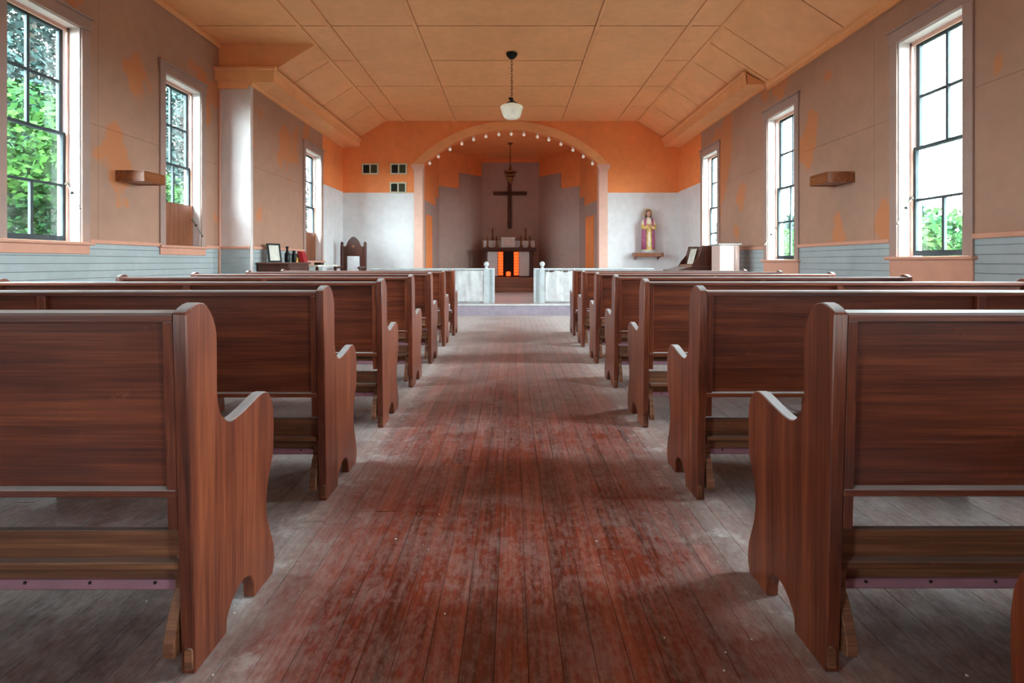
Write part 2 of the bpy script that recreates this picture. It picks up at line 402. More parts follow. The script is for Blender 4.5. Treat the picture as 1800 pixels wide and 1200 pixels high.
# return wall where the near bay ends
ret = MB().box(XN-.2, XF, ZP, ZP+.05, 0, H).build('wall_left_return', 'reveal'); struct(ret)
for i in range(16):
    b = CR/16; MB().box(XN, XF-.006, ZP-.012, ZP, i*b+.0025, (i+1)*b-.0025).build('wainscot_board', 'wain', ret)
MB().box(XN, XF-.006, ZP-.03, ZP, CR-.02, CR+.02).build('chair_rail', 'trim', ret, bevel=.005)
MB().box(XN, XN+.03, ZP-.03, ZP, 0, 3.66).build('corner_strip', 'trim', ret, bevel=.005)
MB().box(XF-.005, XF+.012, ZP-.012, ZP+.06, 0, 3.66).build('corner_bead', 'reveal', ret, bevel=.005)
# gable above the cornice, where the ceiling of the far part slopes
gb = MB().prism([(XN-.2, H+.02), (-2.92, H+.02), (-2.92, H), (XF, 3.605), (XN-.2, 3.605)], ZP-.012, ZP+.0, 1).build('wall_left_gable', 'ceil'); struct(gb)
# wall behind the camera with the entrance
bk = plate([XN-.2, XR+.2], [0, H+.1], [], lambda u, v, ww: (u, Y0-ww, v), .2).build('wall_back', 'side'); struct(bk)
ed = thing('door_3', (0, Y0, 0), None, kind='structure')
for a in (-.92, .01):
    d = MB().box(a, a+.91, Y0+.002, Y0+.045, 0.002, 2.4).build('door_leaf', 'boardwood', ed, bevel=.004)
    for z0, z1 in ((.2, 1.0), (1.15, 2.25)): MB().box(a+.14, a+.77, Y0+.045, Y0+.055, z0, z1).build('door_panel', 'boardwood', d, bevel=.004)
# ------------------------------------------------------------------ ceiling: panels, battens, slopes
ce = MB().box(XN-.3, 2.95, Y0-.2, ZB+.1, H+.012, H+.06).build('ceiling', 'under'); struct(ce)
def cpanel(x0, x1, y0, y1):
    g = .011; MB().box(x0+.006, x1-.006, y0+g, y1-g, H, H+.012).build('ceiling_panel', 'ceil', ce)
js = [7.235+1.245*i for i in range(-9, 4)]
js = [Y0]+[j for j in js if j > Y0+.2]+[ZB]; jl = [Y0]+[j for i, j in enumerate([7.235+2.49*i for i in range(-4, 2)])]+[ZB]
LX = [-2.92, -2.51, -1.335, 1.16, 2.415, 2.87]
for i in range(5):
    yy = js if i in (0, 2, 4) else jl
    for a, b in zip(yy, yy[1:]): cpanel(LX[i]+.028, LX[i+1]-.028, a, b)
yn = [j for j in jl if j < ZP-.3]+[ZP]
for a, b in zip(yn, yn[1:]): cpanel(XN, -2.92-.028, a, b)
for X_ in LX:
    MB().box(X_-.027, X_+.027, Y0, ZB, H-.016, H+.0115).build('ceiling_batten', 'ceil', ce, bevel=.003)
MB().box(XN, XN+.05, Y0, ZP, H-.07, H-.0005).build('crown_moulding', 'ceil', ce, bevel=.012)
def slope(name, xt, xw, side, ya, yb, cuts):
    zt, zb = H, HW
    base = MB().prism([(xt, zt+.013), (xw, zb+.013), (xw, zb+.06), (xt, zt+.06)], ya, yb, 1).build(name, 'under'); struct(base)
    cs = [ya]+[c for c in cuts if ya < c < yb]+[yb]
    for a, b in zip(cs, cs[1:]):
        MB().prism([(xt, zt), (xw, zb), (xw, zb+.012), (xt, zt+.012)], a+.008, b-.008, 1).build('slope_panel', 'ceil', base)
    return base
slope('ceiling_slope_right', 2.87, XR, 1, Y0, ZB, [j for j in js if j < 7.5]+[7.75]+[8.48, 9.725, 10.9])
slope('ceiling_slope_left', -2.92, XF, -1, ZP, ZB, [8.48, 9.725, 10.9])
cw = MB().prism([(XR, HW+.0), (XR-.055, HW+.034), (XR-.05, HW-.01), (XR-.03, HW-.03), (XR-.03, HW-.075), (XR, HW-.075)], Y0, ZP, 1).build('trim_1', 'ceil'); struct(cw)
# boxed cornices along the far part of the room
def cornice(n, side, Xw, xl, y0):
    s = side; t = struct(thing('trim_%d' % n, (s*Xw, ZP, 3.6), None))
    MB().prism([(s*xl, 3.80), (s*(xl+.015), 3.80), (s*(xl+.035), 3.66), (s*(xl+.02), 3.66)], y0, ZB-.004, 1).build('cornice_face', 'ceil', t)
    MB().prism([(s*(xl-.035), 3.815), (s*(xl+.01), 3.815), (s*(xl+.01), 3.775), (s*(xl-.012), 3.775)], y0-.02, ZB-.004, 1).build('cornice_lip', 'ceil', t, bevel=.006)
    MB().box(*sorted((s*(xl+.02), s*(Xw-.001))), y0, ZB-.004, 3.63, 3.66).build('cornice_soffit', 'ceil', t)
    MB().prism([(s*(Xw-.002), 3.60), (s*(Xw-.045), 3.60), (s*(Xw-.06), 3.63), (s*(Xw-.002), 3.63)], y0+.03, ZB-.004, 1).build('cornice_bed_moulding', 'ceil', t)
    return t
cR = cornice(2, 1, XR, 3.45, ZP)
MB().prism([(3.47, 3.66), (XR-.001, 3.66), (XR-.001, 3.64), (3.80-.002, 3.63), (3.76, 3.66), (3.46, 3.80), (3.455, 3.80)], ZP, ZP+.015, 1).build('cornice_end', 'ceil', cR)
cL = cornice(3, -1, -XF, 3.49, ZP-.10)
MB().box(XN, -3.49, ZP-.115, ZP-.10, 3.66, 3.80).build('cornice_return', 'ceil', cL)
MB().box(XN, -3.455, ZP-.15, ZP-.09, 3.80, 3.845).build('cornice_return_lip', 'ceil', cL, bevel=.006)
MB().box(XN, -3.50, ZP-.10, ZP-.012, 3.66, 3.68).build('cornice_return_soffit', 'ceil', cL)
MB().box(XN, XF-.02, ZP-.035, ZP-.012, 3.56, 3.66).build('cornice_frieze', 'ceil', cL)

# ------------------------------------------------------------------ arch wall
AC = -.04; SPR = 3.22; IN = 2.03; IR = .81; OU = 2.27; OR_ = 1.0
def arcpts(hw, rise, n=36):
    R = (hw*hw+rise*rise)/(2*rise); a = math.asin(hw/R)
    return [(AC+R*math.sin(-a+2*a*i/n), SPR+rise-R+R*math.cos(-a+2*a*i/n)) for i in range(n+1)]
arc = arcpts(IN, IR)
mb = MB()
lo = [(XF-.2, 0), (AC-IN, 0)]
pts = [(XF-.2, 2.6), (AC-IN, 2.6)]+arc+[(AC+IN, 2.6), (XR+.2, 2.6), (XR+.2, H+.1), (XF-.2, H+.1)]
# wall above and beside the arch, as strips so the faces stay simple
def quadprism(mb, p, y0, y1): mb.prism(p, y0, y1, 1)
top = H+.1
quadprism(mb, [(XF-.2, 2.593), (AC-IN, 2.593), (AC-IN, top), (XF-.2, top)], ZB, ZB+.22)
quadprism(mb, [(AC+IN, 2.593), (XR+.2, 2.593), (XR+.2, top), (AC+IN, top)], ZB, ZB+.22)
k = len(mb.v)
for i in range(len(arc)-1):
    quadprism(mb, [arc[i], arc[i+1], (arc[i+1][0], top), (arc[i][0], top)], ZB, ZB+.22)
aw = mb.build('wall_arch', 'orange'); struct(aw)
MB().box(XF-.2, AC-IN, ZB+.012, ZB+.22, 0, 2.593).box(AC+IN, XR+.2, ZB+.012, ZB+.22, 0, 2.593).build('lower_wall', 'white', aw)
for a, b in ((XF, -3.0), (-3.0, AC-2.2), (AC+2.2, 3.0), (3.0, XR)):
    MB().box(a+.001, b-.001, ZB, ZB+.012, PLAT, 2.59).build('white_sheet', 'white', aw)
MB().box(XF, AC-2.2, ZB-.012, ZB, 2.585, 2.61).build('dado_strip', 'orange', aw); MB().box(AC+2.2, XR, ZB-.012, ZB, 2.585, 2.61).build('dado_strip', 'orange', aw)
ao = arcpts(OU, OR_); band = MB()
for i in range(36):
    quadprism(band, [arc[i], arc[i+1], ao[i+1], ao[i]], ZB-.03, ZB)
bo = thing('trim_4', (AC, ZB, PLAT), None, kind='structure')
band.build('arch_band', 'archband', bo)
for s in (-1, 1):
    a = AC+s*IN; MB().box(*sorted((a, a+s*.19)), ZB-.03, ZB+.0, PLAT, SPR-.14).build('arch_pilaster', 'pilaster', bo, bevel=.004)
    MB().box(*sorted((a-s*.012, a)), ZB-.03, ZB+.22, PLAT, SPR-.02).build('arch_jamb', 'pilaster', bo)
    MB().prism([(a, SPR-.14), (a+s*.19, SPR-.14), (a+s*.25, SPR-.03), (a+s*.25, SPR+.012), (a-s*.05, SPR+.012), (a-s*.05, SPR-.03)], ZB-.05, ZB, 1).build('arch_capital', 'pilaster', bo)
# bulbs hung round the arch
bulbx = [755.2, 770.7, 791.2, 811.9, 832.4, 853.9, 876.9, 898.7, 920.9, 944.7, 964.7, 985.9, 1007, 1025.3, 1041.5]
R_ = (IN*IN+IR*IR)/(2*IR)
on = ['leftmost', 'second from the left', 'third from the left', 'fourth from the left', 'fifth from the left', 'sixth from the left', 'just left of the crown', 'at the crown', 'just right of the crown', 'sixth from the right', 'fifth from the right', 'fourth from the right', 'third from the right', 'second from the right', 'rightmost']
for bx, ow in zip(bulbx, on):
    X_ = (bx-VX)*(ZB+.1)/F; zz = SPR+IR-R_+math.sqrt(R_*R_-(X_-AC)**2)
    t = thing('light_bulb', (X_, ZB+.10, zz), 'small pale bulb under the curve of the arch, '+ow, 'bulb', 'bulbs along the arch')
    MB().lathe([(.02, -.045), (.02, 0)], (X_, ZB+.1, zz), 10).build('socket', 'reveal', t, True)
    MB().ball((X_, ZB+.1, zz-.075), .036, 10, 8, (1, 1, 1.1)).build('glass_bulb', 'bulb', t, True)

# ------------------------------------------------------------------ platform and apse
pl = MB().box(XF-.2, XR+.2, STEP, 16.2, -.1, PLAT-.02).build('floor_platform', 'platform'); struct(pl)
MB().box(XF, XR, STEP-.02, 16.0, PLAT-.02, PLAT).build('platform_floor_cloth', 'platform', pl)
MB().box(XF, XR, STEP-.012, STEP, -.02, PLAT-.02).build('step_riser', 'stone', pl)
MB().box(XF, XR, STEP-.028, STEP+.02, PLAT-.022, PLAT+.004).build('step_nosing', 'clothmat', pl, bevel=.006)
AP = [(-2.09, 12.36), (-2.0, 14.3), (-1.5, 14.84), (-.906, 15.6), (.79, 15.6), (1.36, 14.84), (1.82, 14.3), (2.04, 12.36)]
AH = 4.02
tops = {0: 2.45, 1: 3.05, 2: 3.5, 3: 3.93, 4: 3.5, 5: 3.05, 6: 2.45}
apse = struct(thing('wall_apse', (0, 14, PLAT), None))
cx = Vector((-.05, 13.4))
for i in range(7):
    a = Vector(AP[i]); b = Vector(AP[i+1]); d = (b-a).normalized(); nrm = Vector((-d.y, d.x))
    if (cx-a).dot(nrm) < 0: nrm = -nrm
    def strip(z0, z1, off, th, aa=0.0, bb=1.0):
        p = a.lerp(b, aa)+nrm*off; q = a.lerp(b, bb)+nrm*off; r = q-nrm*th; s_ = p-nrm*th
        return MB().prism([tuple(p), tuple(q), tuple(r), tuple(s_)], z0, z1, 2)
    strip(PLAT, 4.4, 0, .1).build('apse_wall', 'orange', apse)
    if i in (0, 6):
        d0, d1 = (.13, .45) if i == 0 else (1-.60, 1-.24)
        # white panelling either side of the doorway
        lo_, hi_ = (0, .76) if i == 0 else (.24, 1)
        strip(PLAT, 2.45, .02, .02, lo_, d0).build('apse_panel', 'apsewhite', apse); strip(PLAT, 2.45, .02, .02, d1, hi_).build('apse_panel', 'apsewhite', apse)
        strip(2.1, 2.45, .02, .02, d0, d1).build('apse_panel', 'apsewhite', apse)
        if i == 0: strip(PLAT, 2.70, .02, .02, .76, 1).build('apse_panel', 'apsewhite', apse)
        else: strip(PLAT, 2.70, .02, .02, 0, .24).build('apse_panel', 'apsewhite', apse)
        dr = struct(thing('door_%d' % (1 if i == 0 else 2), ((a.x+b.x)/2, (a.y+b.y)/2, PLAT), None))
        strip(PLAT, 2.1, .012, .01, d0, d1).build('door_leaf', 'orange', dr)
        strip(PLAT, 2.12, .035, .03, d0-.02, d0+.012).build('door_casing', 'orange', dr); strip(PLAT, 2.12, .035, .03, d1-.012, d1+.02).build('door_casing', 'orange', dr)
        strip(2.09, 2.13, .037, .032, d0-.02, d1+.02).build('door_head', 'orange', dr)
    else:
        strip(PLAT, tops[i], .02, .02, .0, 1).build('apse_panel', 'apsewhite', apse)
acl = MB().prism([tuple(p) for p in AP], AH, AH+.05, 2).build('ceiling_apse', 'orange'); struct(acl)
# two wooden steps below the altar
st1 = MB().box(-1.45, 1.35, 13.9, 15.5, PLAT, .32).build('trim_5', 'apsefloor', bevel=.008); struct(st1)
st2 = MB().box(-1.25, 1.15, 14.05, 15.5, .32, .577).build('trim_6', 'apsefloor', bevel=.008); struct(st2)

# ------------------------------------------------------------------ windows
def window(num, key, label, rod=None, board=False, row3=False, apron=.09, light=False):
    side, X, y0, y1, s0, s1 = WIN[key]; s = side
    t = thing('window_%d' % num, (s*X, (y0+y1)/2, s0), label, kind='structure')
    def B(u0, u1, v0, v1, n0, n1, mb=None):
        return (mb or MB()).box(*sorted((s*(X+n0), s*(X+n1))), u0, u1, v0, v1)
    cw_ = .10
    for u in ((y0-cw_, y0), (y1, y1+cw_)): B(u[0], u[1], s0-.01, s1, -.022, 0).build('side_casing', 'casing', t, bevel=.004)
    B(y0-cw_-.015, y1+cw_+.015, s1, s1+.125, -.026, 0).build('head_casing', 'casing', t, bevel=.004)
    B(y0-cw_-.03, y1+cw_+.03, s1+.125, s1+.145, -.045, 0).build('head_cap', 'casing', t, bevel=.004)
    B(y0-cw_-.03, y1+cw_+.03, s0-.032, s0, -.055, .1).build('sill', 'trim', t, bevel=.006)
    B(y0-cw_, y1+cw_, s0-.032-apron, s0-.032, -.02, 0).build('apron', 'trim', t, bevel=.004)
    jm = MB()
    B(y0, y0+.012, s0, s1, -.002, .22, jm); B(y1-.012, y1, s0, s1, -.002, .22, jm); B(y0, y1, s1-.012, s1, -.002, .22, jm); B(y0, y1, s0-.01, s0+.004, .09, .24, jm)
    jm.build('jamb', 'reveal', t)
    st = MB(); B(y0+.012, y0+.034, s0, s1-.012, .105, .122, st); B(y1-.034, y1-.012, s0, s1-.012, .105, .122, st); B(y0+.012, y1-.012, s1-.05, s1-.012, .105, .122, st)
    st.build('stop_bead', 'sashpink', t)
    a, b = y0+.02, y1-.02; mid = (s0+s1)/2+.0; vm = .022
    for sash, (v0, v1, n0) in (('upper_sash', (mid-.012, s1-.02, .160)), ('lower_sash', (s0+.008, mid+.012, .124))):
        fr = MB(); w_ = .042; n1 = n0+.034
        B(a, a+w_, v0, v1, n0, n1, fr); B(b-w_, b, v0, v1, n0, n1, fr); B(a+w_, b-w_, v1-(.036 if sash[0] == 'u' else .026), v1, n0, n1, fr); B(a+w_, b-w_, v0, v0+(.026 if sash[0] == 'u' else .05), n0, n1, fr)
        fo = fr.build(sash, 'sash', t)
        iv0 = v0+(.026 if sash[0] == 'u' else .05); iv1 = v1-(.036 if sash[0] == 'u' else .026); vmid = (iv0+iv1)/2; um = (a+b)/2
        B(a+w_, b-w_, vmid-.012, vmid+.012, n0+.004, n1-.004).build('glazing_bar', 'sash', fo)
        for r, (p0, p1) in enumerate(((iv0, vmid-.010), (vmid+.010, iv1))):
            split = not (row3 and sash[0] == 'l' and r == 1)
            if split:
                B(um-.014, um+.014, p0, p1, n0+.004, n1-.004).build('glazing_bar', 'sash', fo)
                B(a+w_, um-.011, p0, p1, n0+.015, n0+.019).build('pane', 'glass', fo); B(um+.011, b-w_, p0, p1, n0+.015, n0+.019).build('pane', 'glass', fo)
            else: B(a+w_, b-w_, p0, p1, n0+.015, n0+.019).build('pane', 'glass', fo)
        if sash[0] == 'l' and board:
            B(a+.03, b-.0, s0+.004, vmid+.005, n0-.03, n0-.006).build('board', 'boardwood', fo)
    if rod:
        h, dy = rod                                     # pull rod hooked on the lower sash, its free end resting out into the room
        p0 = Vector((s*(X+.11), y1-.03, h)); p1 = Vector((s*(X+.0), y1-.10, h-.10)); p2 = Vector((s*(X-.13), y1-.16, h-.26))
        ro = MB().tube([p0, p1, p2], [.007, .006, .009], 8).build('pull_rod', 'rod', t, True)
        MB().ball(p1, .016, 8, 6).build('rod_joint', 'black', ro, True); MB().ball(p0, .02, 8, 6).build('rod_hook', 'rod', ro, True)
    # light portal: helps the renderer find the sky through this opening, gives off no light itself
    ld = bpy.data.lights.new('sky_portal', 'AREA'); ld.shape = 'RECTANGLE'; ld.size = y1-y0; ld.size_y = s1-s0
    try: ld.cycles.is_portal = True
    except Exception: pass
    lo_ = bpy.data.objects.new('sky_portal', ld); C.objects.link(lo_)
    lo_.location = (s*(X+.24), (y0+y1)/2, (s0+s1)/2)
    lo_.rotation_euler = (0, math.radians(90)*s, 0)
    lo_.rotation_euler = Matrix(((0, 0, s*1.0), (1.0, 0, 0), (0, s*1.0, 0))).to_euler()
    return t
window(1, 'l2', 'tall left sash window nearest the camera, bright vine outside', rod=(1.78, 0), row3=True)
window(2, 'l3', 'left sash window with a brown board across its lowest panes', rod=(1.60, 0), board=True)
window(3, 'l4', 'narrow looking far left window near the arch wall', board=True)
window(4, 'r2', 'tall right sash window nearest the camera, cloudy sky outside', rod=(1.62, 0), row3=True, apron=.30)
window(5, 'r3', 'middle right sash window beside the small wall shelf', rod=(1.50, 0), apron=.30)
window(6, 'r4', 'far right sash window behind the organ', apron=.30)
window(7, 'r1', None)
window(9, 'r_added', None); window(10, 'l_added', None); window(8, 'l1', None)  # rearmost pair: unseen windows added behind the camera to brighten the pew backs
# ------------------------------------------------------------------ pews
LEN = 2.34
PROF = [(0, 0), (-.012, .30), (-.024, .60), (-.036, .8745), (-.030, .882), (-.018, .890), (0, .897), (.018, .900), (.040, .8966), (.054, .888), (.066, .876), (.080, .857), (.090, .835), (.095, .815), (.097, .793), (.098, .66), (.101, .638), (.107, .617), (.115, .602), (.127, .588), (.139, .577), (.153, .570), (.168, .567), (.183, .567), (.205, .569), (.229, .5735), (.256, .579), (.282, .585), (.305, .591), (.328, .596), (.350, .598), (.368, .596), (.386, .588), (.400, .576), (.412, .556), (.420, .533), (.424, .50), (.4245, .455), (.423, .41), (.418, .38), (.408, .358), (.395, .335), (.384, .308), (.377, .277), (.374, .248), (.376, .218), (.384, .186), (.396, .155), (.411, .122), (.423, .092), (.428, .06), (.427, .03), (.415, 0), (.296, 0), (.294, .03), (.286, .056), (.276, .071), (.262, .082), (.244, .089), (.224, .090), (.206, .086), (.188, .078), (.170, .066), (.155, .052), (.146, .035), (.142, 0)]
def make_pew(s):
    r = thing('pew', (0, 0, 0), None)
    bx = lambda x0, x1, y0, y1, z0, z1: MB().box(*sorted((s*x0, s*x1)), y0, y1, z0, z1)
    px = lambda pts, x0, x1: MB().prism(pts, s*x0, s*x1, 0)
    yr = lambda z: -.036*z/.8745
    T = .034
    for a in (0, LEN-T):
        e = px(PROF, a, a+T).build('end_panel', 'pew_z', r, bevel=.003, smooth=True, sharp=28)
        hx = a+.012 if a == 0 else a+.022
        # small pivot plate low on the back edge, holding the kneeler
        pts = [(hx+.009*math.cos(q), .058+.009*math.sin(q)) for q in [math.pi*i/8 for i in range(9)]]+[(hx-.009, .016), (hx+.009, .016)]
        MB().prism([(s*p[0], p[1]) for p in pts], -.008, 0.0, 1).build('pivot_plate', 'kneel', e)
    i0, i1 = T, LEN-T; mid = LEN/2
    px([(-.036, .859), (-.036, .873), (-.031, .879), (.050, .879), (.056, .873), (.056, .859)], i0, i1).build('top_rail', 'pew_x', r)
    for a, b in ((i0, mid), (mid, i1)):
        px([(yr(.455)+.022, .455), (yr(.86)+.022, .8595), (yr(.86)+.042, .8595), (yr(.455)+.042, .455)], a+.001, b-.001).build('back_panel', 'pew_x', r)
    for a in (i0+.001, mid-.018, i1-.025):
        wd = .036 if a == mid-.018 else .024
        px([(yr(.355)+.002, .355), (yr(.858)+.002, .8585), (yr(.858)+.0215, .8585), (yr(.355)+.0215, .355)], a, a+wd).build('stile', 'pew_z', r, bevel=.002)
    px([(yr(.45)+.000, .436), (yr(.45)+.000, .455), (.38, .458), (.392, .45), (.392, .436)], i0, i1).build('seat', 'pew_x', r, bevel=.003)
    px([(.06, 0), (.035, .30), (.03, .435), (.36, .435), (.345, .30), (.36, .10), (.37, 0), (.27, 0), (.25, .05), (.16, .05), (.14, 0)], mid-.014, mid+.014).build('middle_support', 'pew_z', r)
    # kneeler, folded up under the seat
    k = px([(.035, .263), (.035, .331), (.055, .331), (.055, .263)], i0+.012, i1-.012).build('kneeler', 'kneel', r, bevel=.002)
    px([(.012, .245), (.012, .2628), (.07, .2628), (.07, .245)], i0+.012, i1-.012).build('kneeler_ledge', 'kneel', k, bevel=.002)
    px([(.050, .203), (.050, .2445), (.070, .2445), (.070, .203)], i0+.034, i1-.034).build('kneeler_board', 'kneel', k)
    px([(.040, .178), (.040, .2025), (.075, .2025), (.075, .178)], i0+.034, i1-.034).build('vinyl_pad', 'vinyl', k, bevel=.004)
    tk = MB()
    for i in range(14): tk.ball((s*(i0+.09+(i1-i0-.16)*i/13), .039, .1985), .004, 6, 4)
    tk.build('tacks', 'tack', k)['kind'] = 'stuff'
    leg = [(.046, .300), (.038, .28), (.030, .259), (.024, .240), (.023, .227), (.027, .210), (.030, .195), (.024, .182), (.014, .170), (-.002, .132), (-.018, .089), (-.021, .07), (-.018, .05), (.012, .046), (.020, .07), (.034, .12), (.058, .17), (.066, .21), (.074, .24), (.075, .30)]
    for a in (i0+.006, i1-.034): px(leg, a, a+.027).build('kneeler_leg', 'kneel', k, bevel=.002)
    return r
PR = make_pew(1); PLF = make_pew(-1)
ordi = ['nearest the camera', 'second from the camera', 'third from the camera', 'fourth from the camera', 'fifth from the camera', 'second from the altar rail', 'closest to the altar rail']
RIGHT = [(.762, 1.288), (.772, 2.2196), (.7856, 3.19), (.802, 4.189), (.814, 5.196), (.813, 6.2), (.819, 7.154)]
LEFT = [(.7697, 1.2828), (.778, 2.2153), (.780, 3.19), (.794, 4.208), (.794, 5.181), (.80, 6.242), (.785, 7.154)]
for i, (X_, Y_) in enumerate(RIGHT):
    o = PR if i == 0 else copy_tree(PR); o.location = (X_, Y_, 0)
    tag(o, 'long brown wooden pew right of the aisle, '+('wholly in view and '+ordi[i] if i == 0 else ordi[i]), 'pew', 'pews right of the aisle')
for i, (X_, Y_) in enumerate(LEFT):
    o = PLF if i == 0 else copy_tree(PLF); o.location = (-X_, Y_, 0)
    tag(o, 'long reddish wooden pew left of the aisle, '+ordi[i], 'pew', 'pews left of the aisle')
o = copy_tree(PR); o.location = (.712, .335, 0); tag(o, 'pew whose rounded armrest shows at the lower right edge of the photo', 'pew', 'pews right of the aisle')

# ------------------------------------------------------------------ small shelves on the side walls
def wshelf(s, X, y0, y1, d, label):
    t = thing('wall_shelf', (s*X, (y0+y1)/2, 1.885), label, 'shelf')
    bx = lambda a, b, c, e, z0, z1: MB().box(*sorted((s*(X-a), s*(X-b))), c, e, z0, z1)
    bx(0, d, y0, y1, 1.985, 2.005).build('shelf_top', 'shelfwood', t, bevel=.003)
    bx(0, d, y0, y0+.018, 1.885, 1.985).build('end_board', 'shelfwood', t); bx(0, d, y1-.018, y1, 1.885, 1.985).build('end_board', 'shelfwood', t)
    bx(d-.018, d, y0+.018, y1-.018, 1.885, 1.985).build('front_board', 'shelfwood', t); bx(0, d-.018, y0+.018, y1-.018, 1.893, 1.905).build('bottom_board', 'shelfwood', t)
wshelf(-1, -XN, 5.80, 6.15, .315, 'boxy wooden shelf on the left wall between two windows')
wshelf(1, XR, 5.87, 6.23, .30, 'boxy wooden shelf on the right wall between two windows')

# ------------------------------------------------------------------ pendant lamp
def chain_pts(x, y, z0, z1): return [(x, y, z0), (x, y, z1)]
def links(mb, x, y, z0, z1, ln=.05, r=.012, t=.0035):
    n = int((z1-z0)/(ln*.78)); st = (z1-z0)/n
    for i in range(n):
        zc = z0+st*(i+.5); ps = []
        for j in range(10):
            q = 2*math.pi*j/10; a = r*math.cos(q); b = ln/2*math.sin(q)
            ps.append((x+(a if i % 2 else 0), y+(0 if i % 2 else a), zc+b))
        mb.tube(ps, t, 5, True)
px_, py_ = -.012, 8.17
t = thing('pendant_lamp', (px_, py_, 3.2), 'milky glass schoolhouse lamp hanging on a chain from the ceiling', 'lamp')
MB().lathe([(.02, -.085), (.04, -.075), (.075, -.04), (.088, -.012), (.088, 0)], (px_, py_, H-.0135), 24).build('canopy', 'black', t, True)
mb = MB(); links(mb, px_, py_, 3.52, H-.09, .06, .014, .005); mb.build('chain', 'chain', t, True)
fit = MB().lathe([(.085, -.0), (.088, .012), (.06, .03), (.03, .045), (.022, .09), (.012, .10)], (px_, py_, 3.435), 24).build('fitter', 'black', t, True)
MB().ball((px_-.03, py_, 3.52), .022, 8, 6).build('finial_knob', 'black', fit, True)
MB().lathe([(.02, 0), (.085, .006), (.125, .03), (.15, .085), (.165, .14), (.178, .175), (.168, .198), (.12, .218), (.086, .228), (.082, .236)], (px_, py_, 3.203), 28).build('glass_globe', 'opal', t, True)
# ------------------------------------------------------------------ hanging tiered lamp in the apse
hx, hy = (897-VX)*13.48/F, 13.48; zz = lambda y: 1+(VY-y)*hy/F
t = thing('hanging_lamp', (hx, hy, zz(321)), 'dark tiered sanctuary lamp hanging in front of the cross', 'lamp')
MB().lathe([(.015, -.05), (.04, -.03), (.075, -.008), (.075, 0)], (hx, hy, AH-.001), 20).build('canopy', 'brass', t, True)
mb = MB(); links(mb, hx, hy, zz(294), AH-.05, .06, .014, .006); mb.build('chain', 'chain', t, True)
MB().lathe([(.02, 0), (.045, .03), (.03, .06), (.02, .09), (.035, .11), (.012, .13)], (hx, hy, zz(300)), 16).build('stem_knop', 'brass', t, True)
for y, r in ((301.5, .175), (307.5, .135), (312.5, .10), (317, .07)):
    MB().lathe([(r*.72, -.045), (r*.95, -.02), (r, 0), (r*.96, .012), (r*.3, .02)], (hx, hy, zz(y)), 24).build('tier', 'brass', t, True)
MB().lathe([(.008, -.03), (.03, -.01), (.04, .03), (.02, .06)], (hx, hy, zz(321)), 14).build('drop', 'brass', t, True)
MB().tube([(hx, hy, zz(321)), (hx, hy, zz(300))], .012, 8).build('rod', 'brass', t, True)

# ------------------------------------------------------------------ cross on the apse wall
cx_, cy = -.084, 15.575; t = thing('wall_cross', (cx_, cy, 1.98), 'tall dark wooden cross on the back wall of the apse', 'cross')
MB().box(cx_-.055, cx_+.055, cy-.07, cy, 1.98, 3.52).build('upright', 'darkwood', t, bevel=.006)
MB().box(cx_-.48, cx_+.50, cy-.085, cy-.005, 2.955, 3.055).build('crossbeam', 'darkwoodx', t, bevel=.006)
# ------------------------------------------------------------------ altar
az = .577; ax = -.115; ay0, ay1 = 14.6, 15.2
t = thing('altar', (ax, 14.9, az), 'dark wooden altar table with glowing amber glass strips under its top', 'altar')
MB().box(ax-.77, ax+.77, ay0, ay1, 1.285, 1.395).build('altar_top', 'darkwoodx', t, bevel=.015)
MB().box(ax-.74, ax+.74, ay0+.02, ay1, az, az+.03).build('base_board', 'darkwoodx', t, bevel=.004)
for s in (-1, 1):
    MB().lathe([(.06, 0), (.05, .06), (.04, .1), (.045, .3), (.05, .55), (.06, .62), (.06, .68)], (ax+s*.64, ay0+.10, az+.03), 14).build('altar_post', 'darkwood', t, True)
    MB().box(*sorted((ax+s*.30, ax+s*.58)), ay0+.14, ay0+.16, az+.03, 1.285).build('cloth_panel', 'white', t)
    col = MB().box(*sorted((ax+s*.14, ax+s*.295)), ay0+.14, ay0+.20, az+.03, 1.285).build('light_column', 'darkwood', t)
    for i in range(8):
        b = .072; z0 = az+.05+i*.082
        MB().box(*sorted((ax+s*.150, ax+s*.285)), ay0+.125, ay0+.139, z0, z0+b).build('amber_block', 'amber', col, bevel=.006)
MB().box(ax-.14, ax+.14, ay0+.17, ay0+.19, az+.03, 1.285).build('centre_panel', 'voidmat', t)
MB().box(ax-.72, ax+.74, 14.95, 15.2, 1.395, 1.60).build('gradine', 'white', t, bevel=.006)
o = MB().lathe([(.05, 0), (.065, .03), (.068, .08), (.055, .115), (.03, .125)], (ax+.0, ay0+.07, az+.03), 16).build('votive_light', 'amber', None, True); tag(o, 'small glowing red votive light on the altar base', 'candle'); recenter(o)
tb = thing('tabernacle', (ax, 14.86, 1.395), 'pale box shaped tabernacle in the middle of the altar', 'tabernacle')
MB().box(ax-.20, ax+.18, 14.74, 14.945, 1.395, 1.66).build('body', 'white', tb, bevel=.008)
MB().box(ax-.22, ax+.20, 14.72, 14.947, 1.66, 1.685).build('top_board', 'white', tb, bevel=.004)
MB().box(ax-.13, ax+.11, 14.728, 14.739, 1.43, 1.63).build('door', 'reveal', tb, bevel=.004)
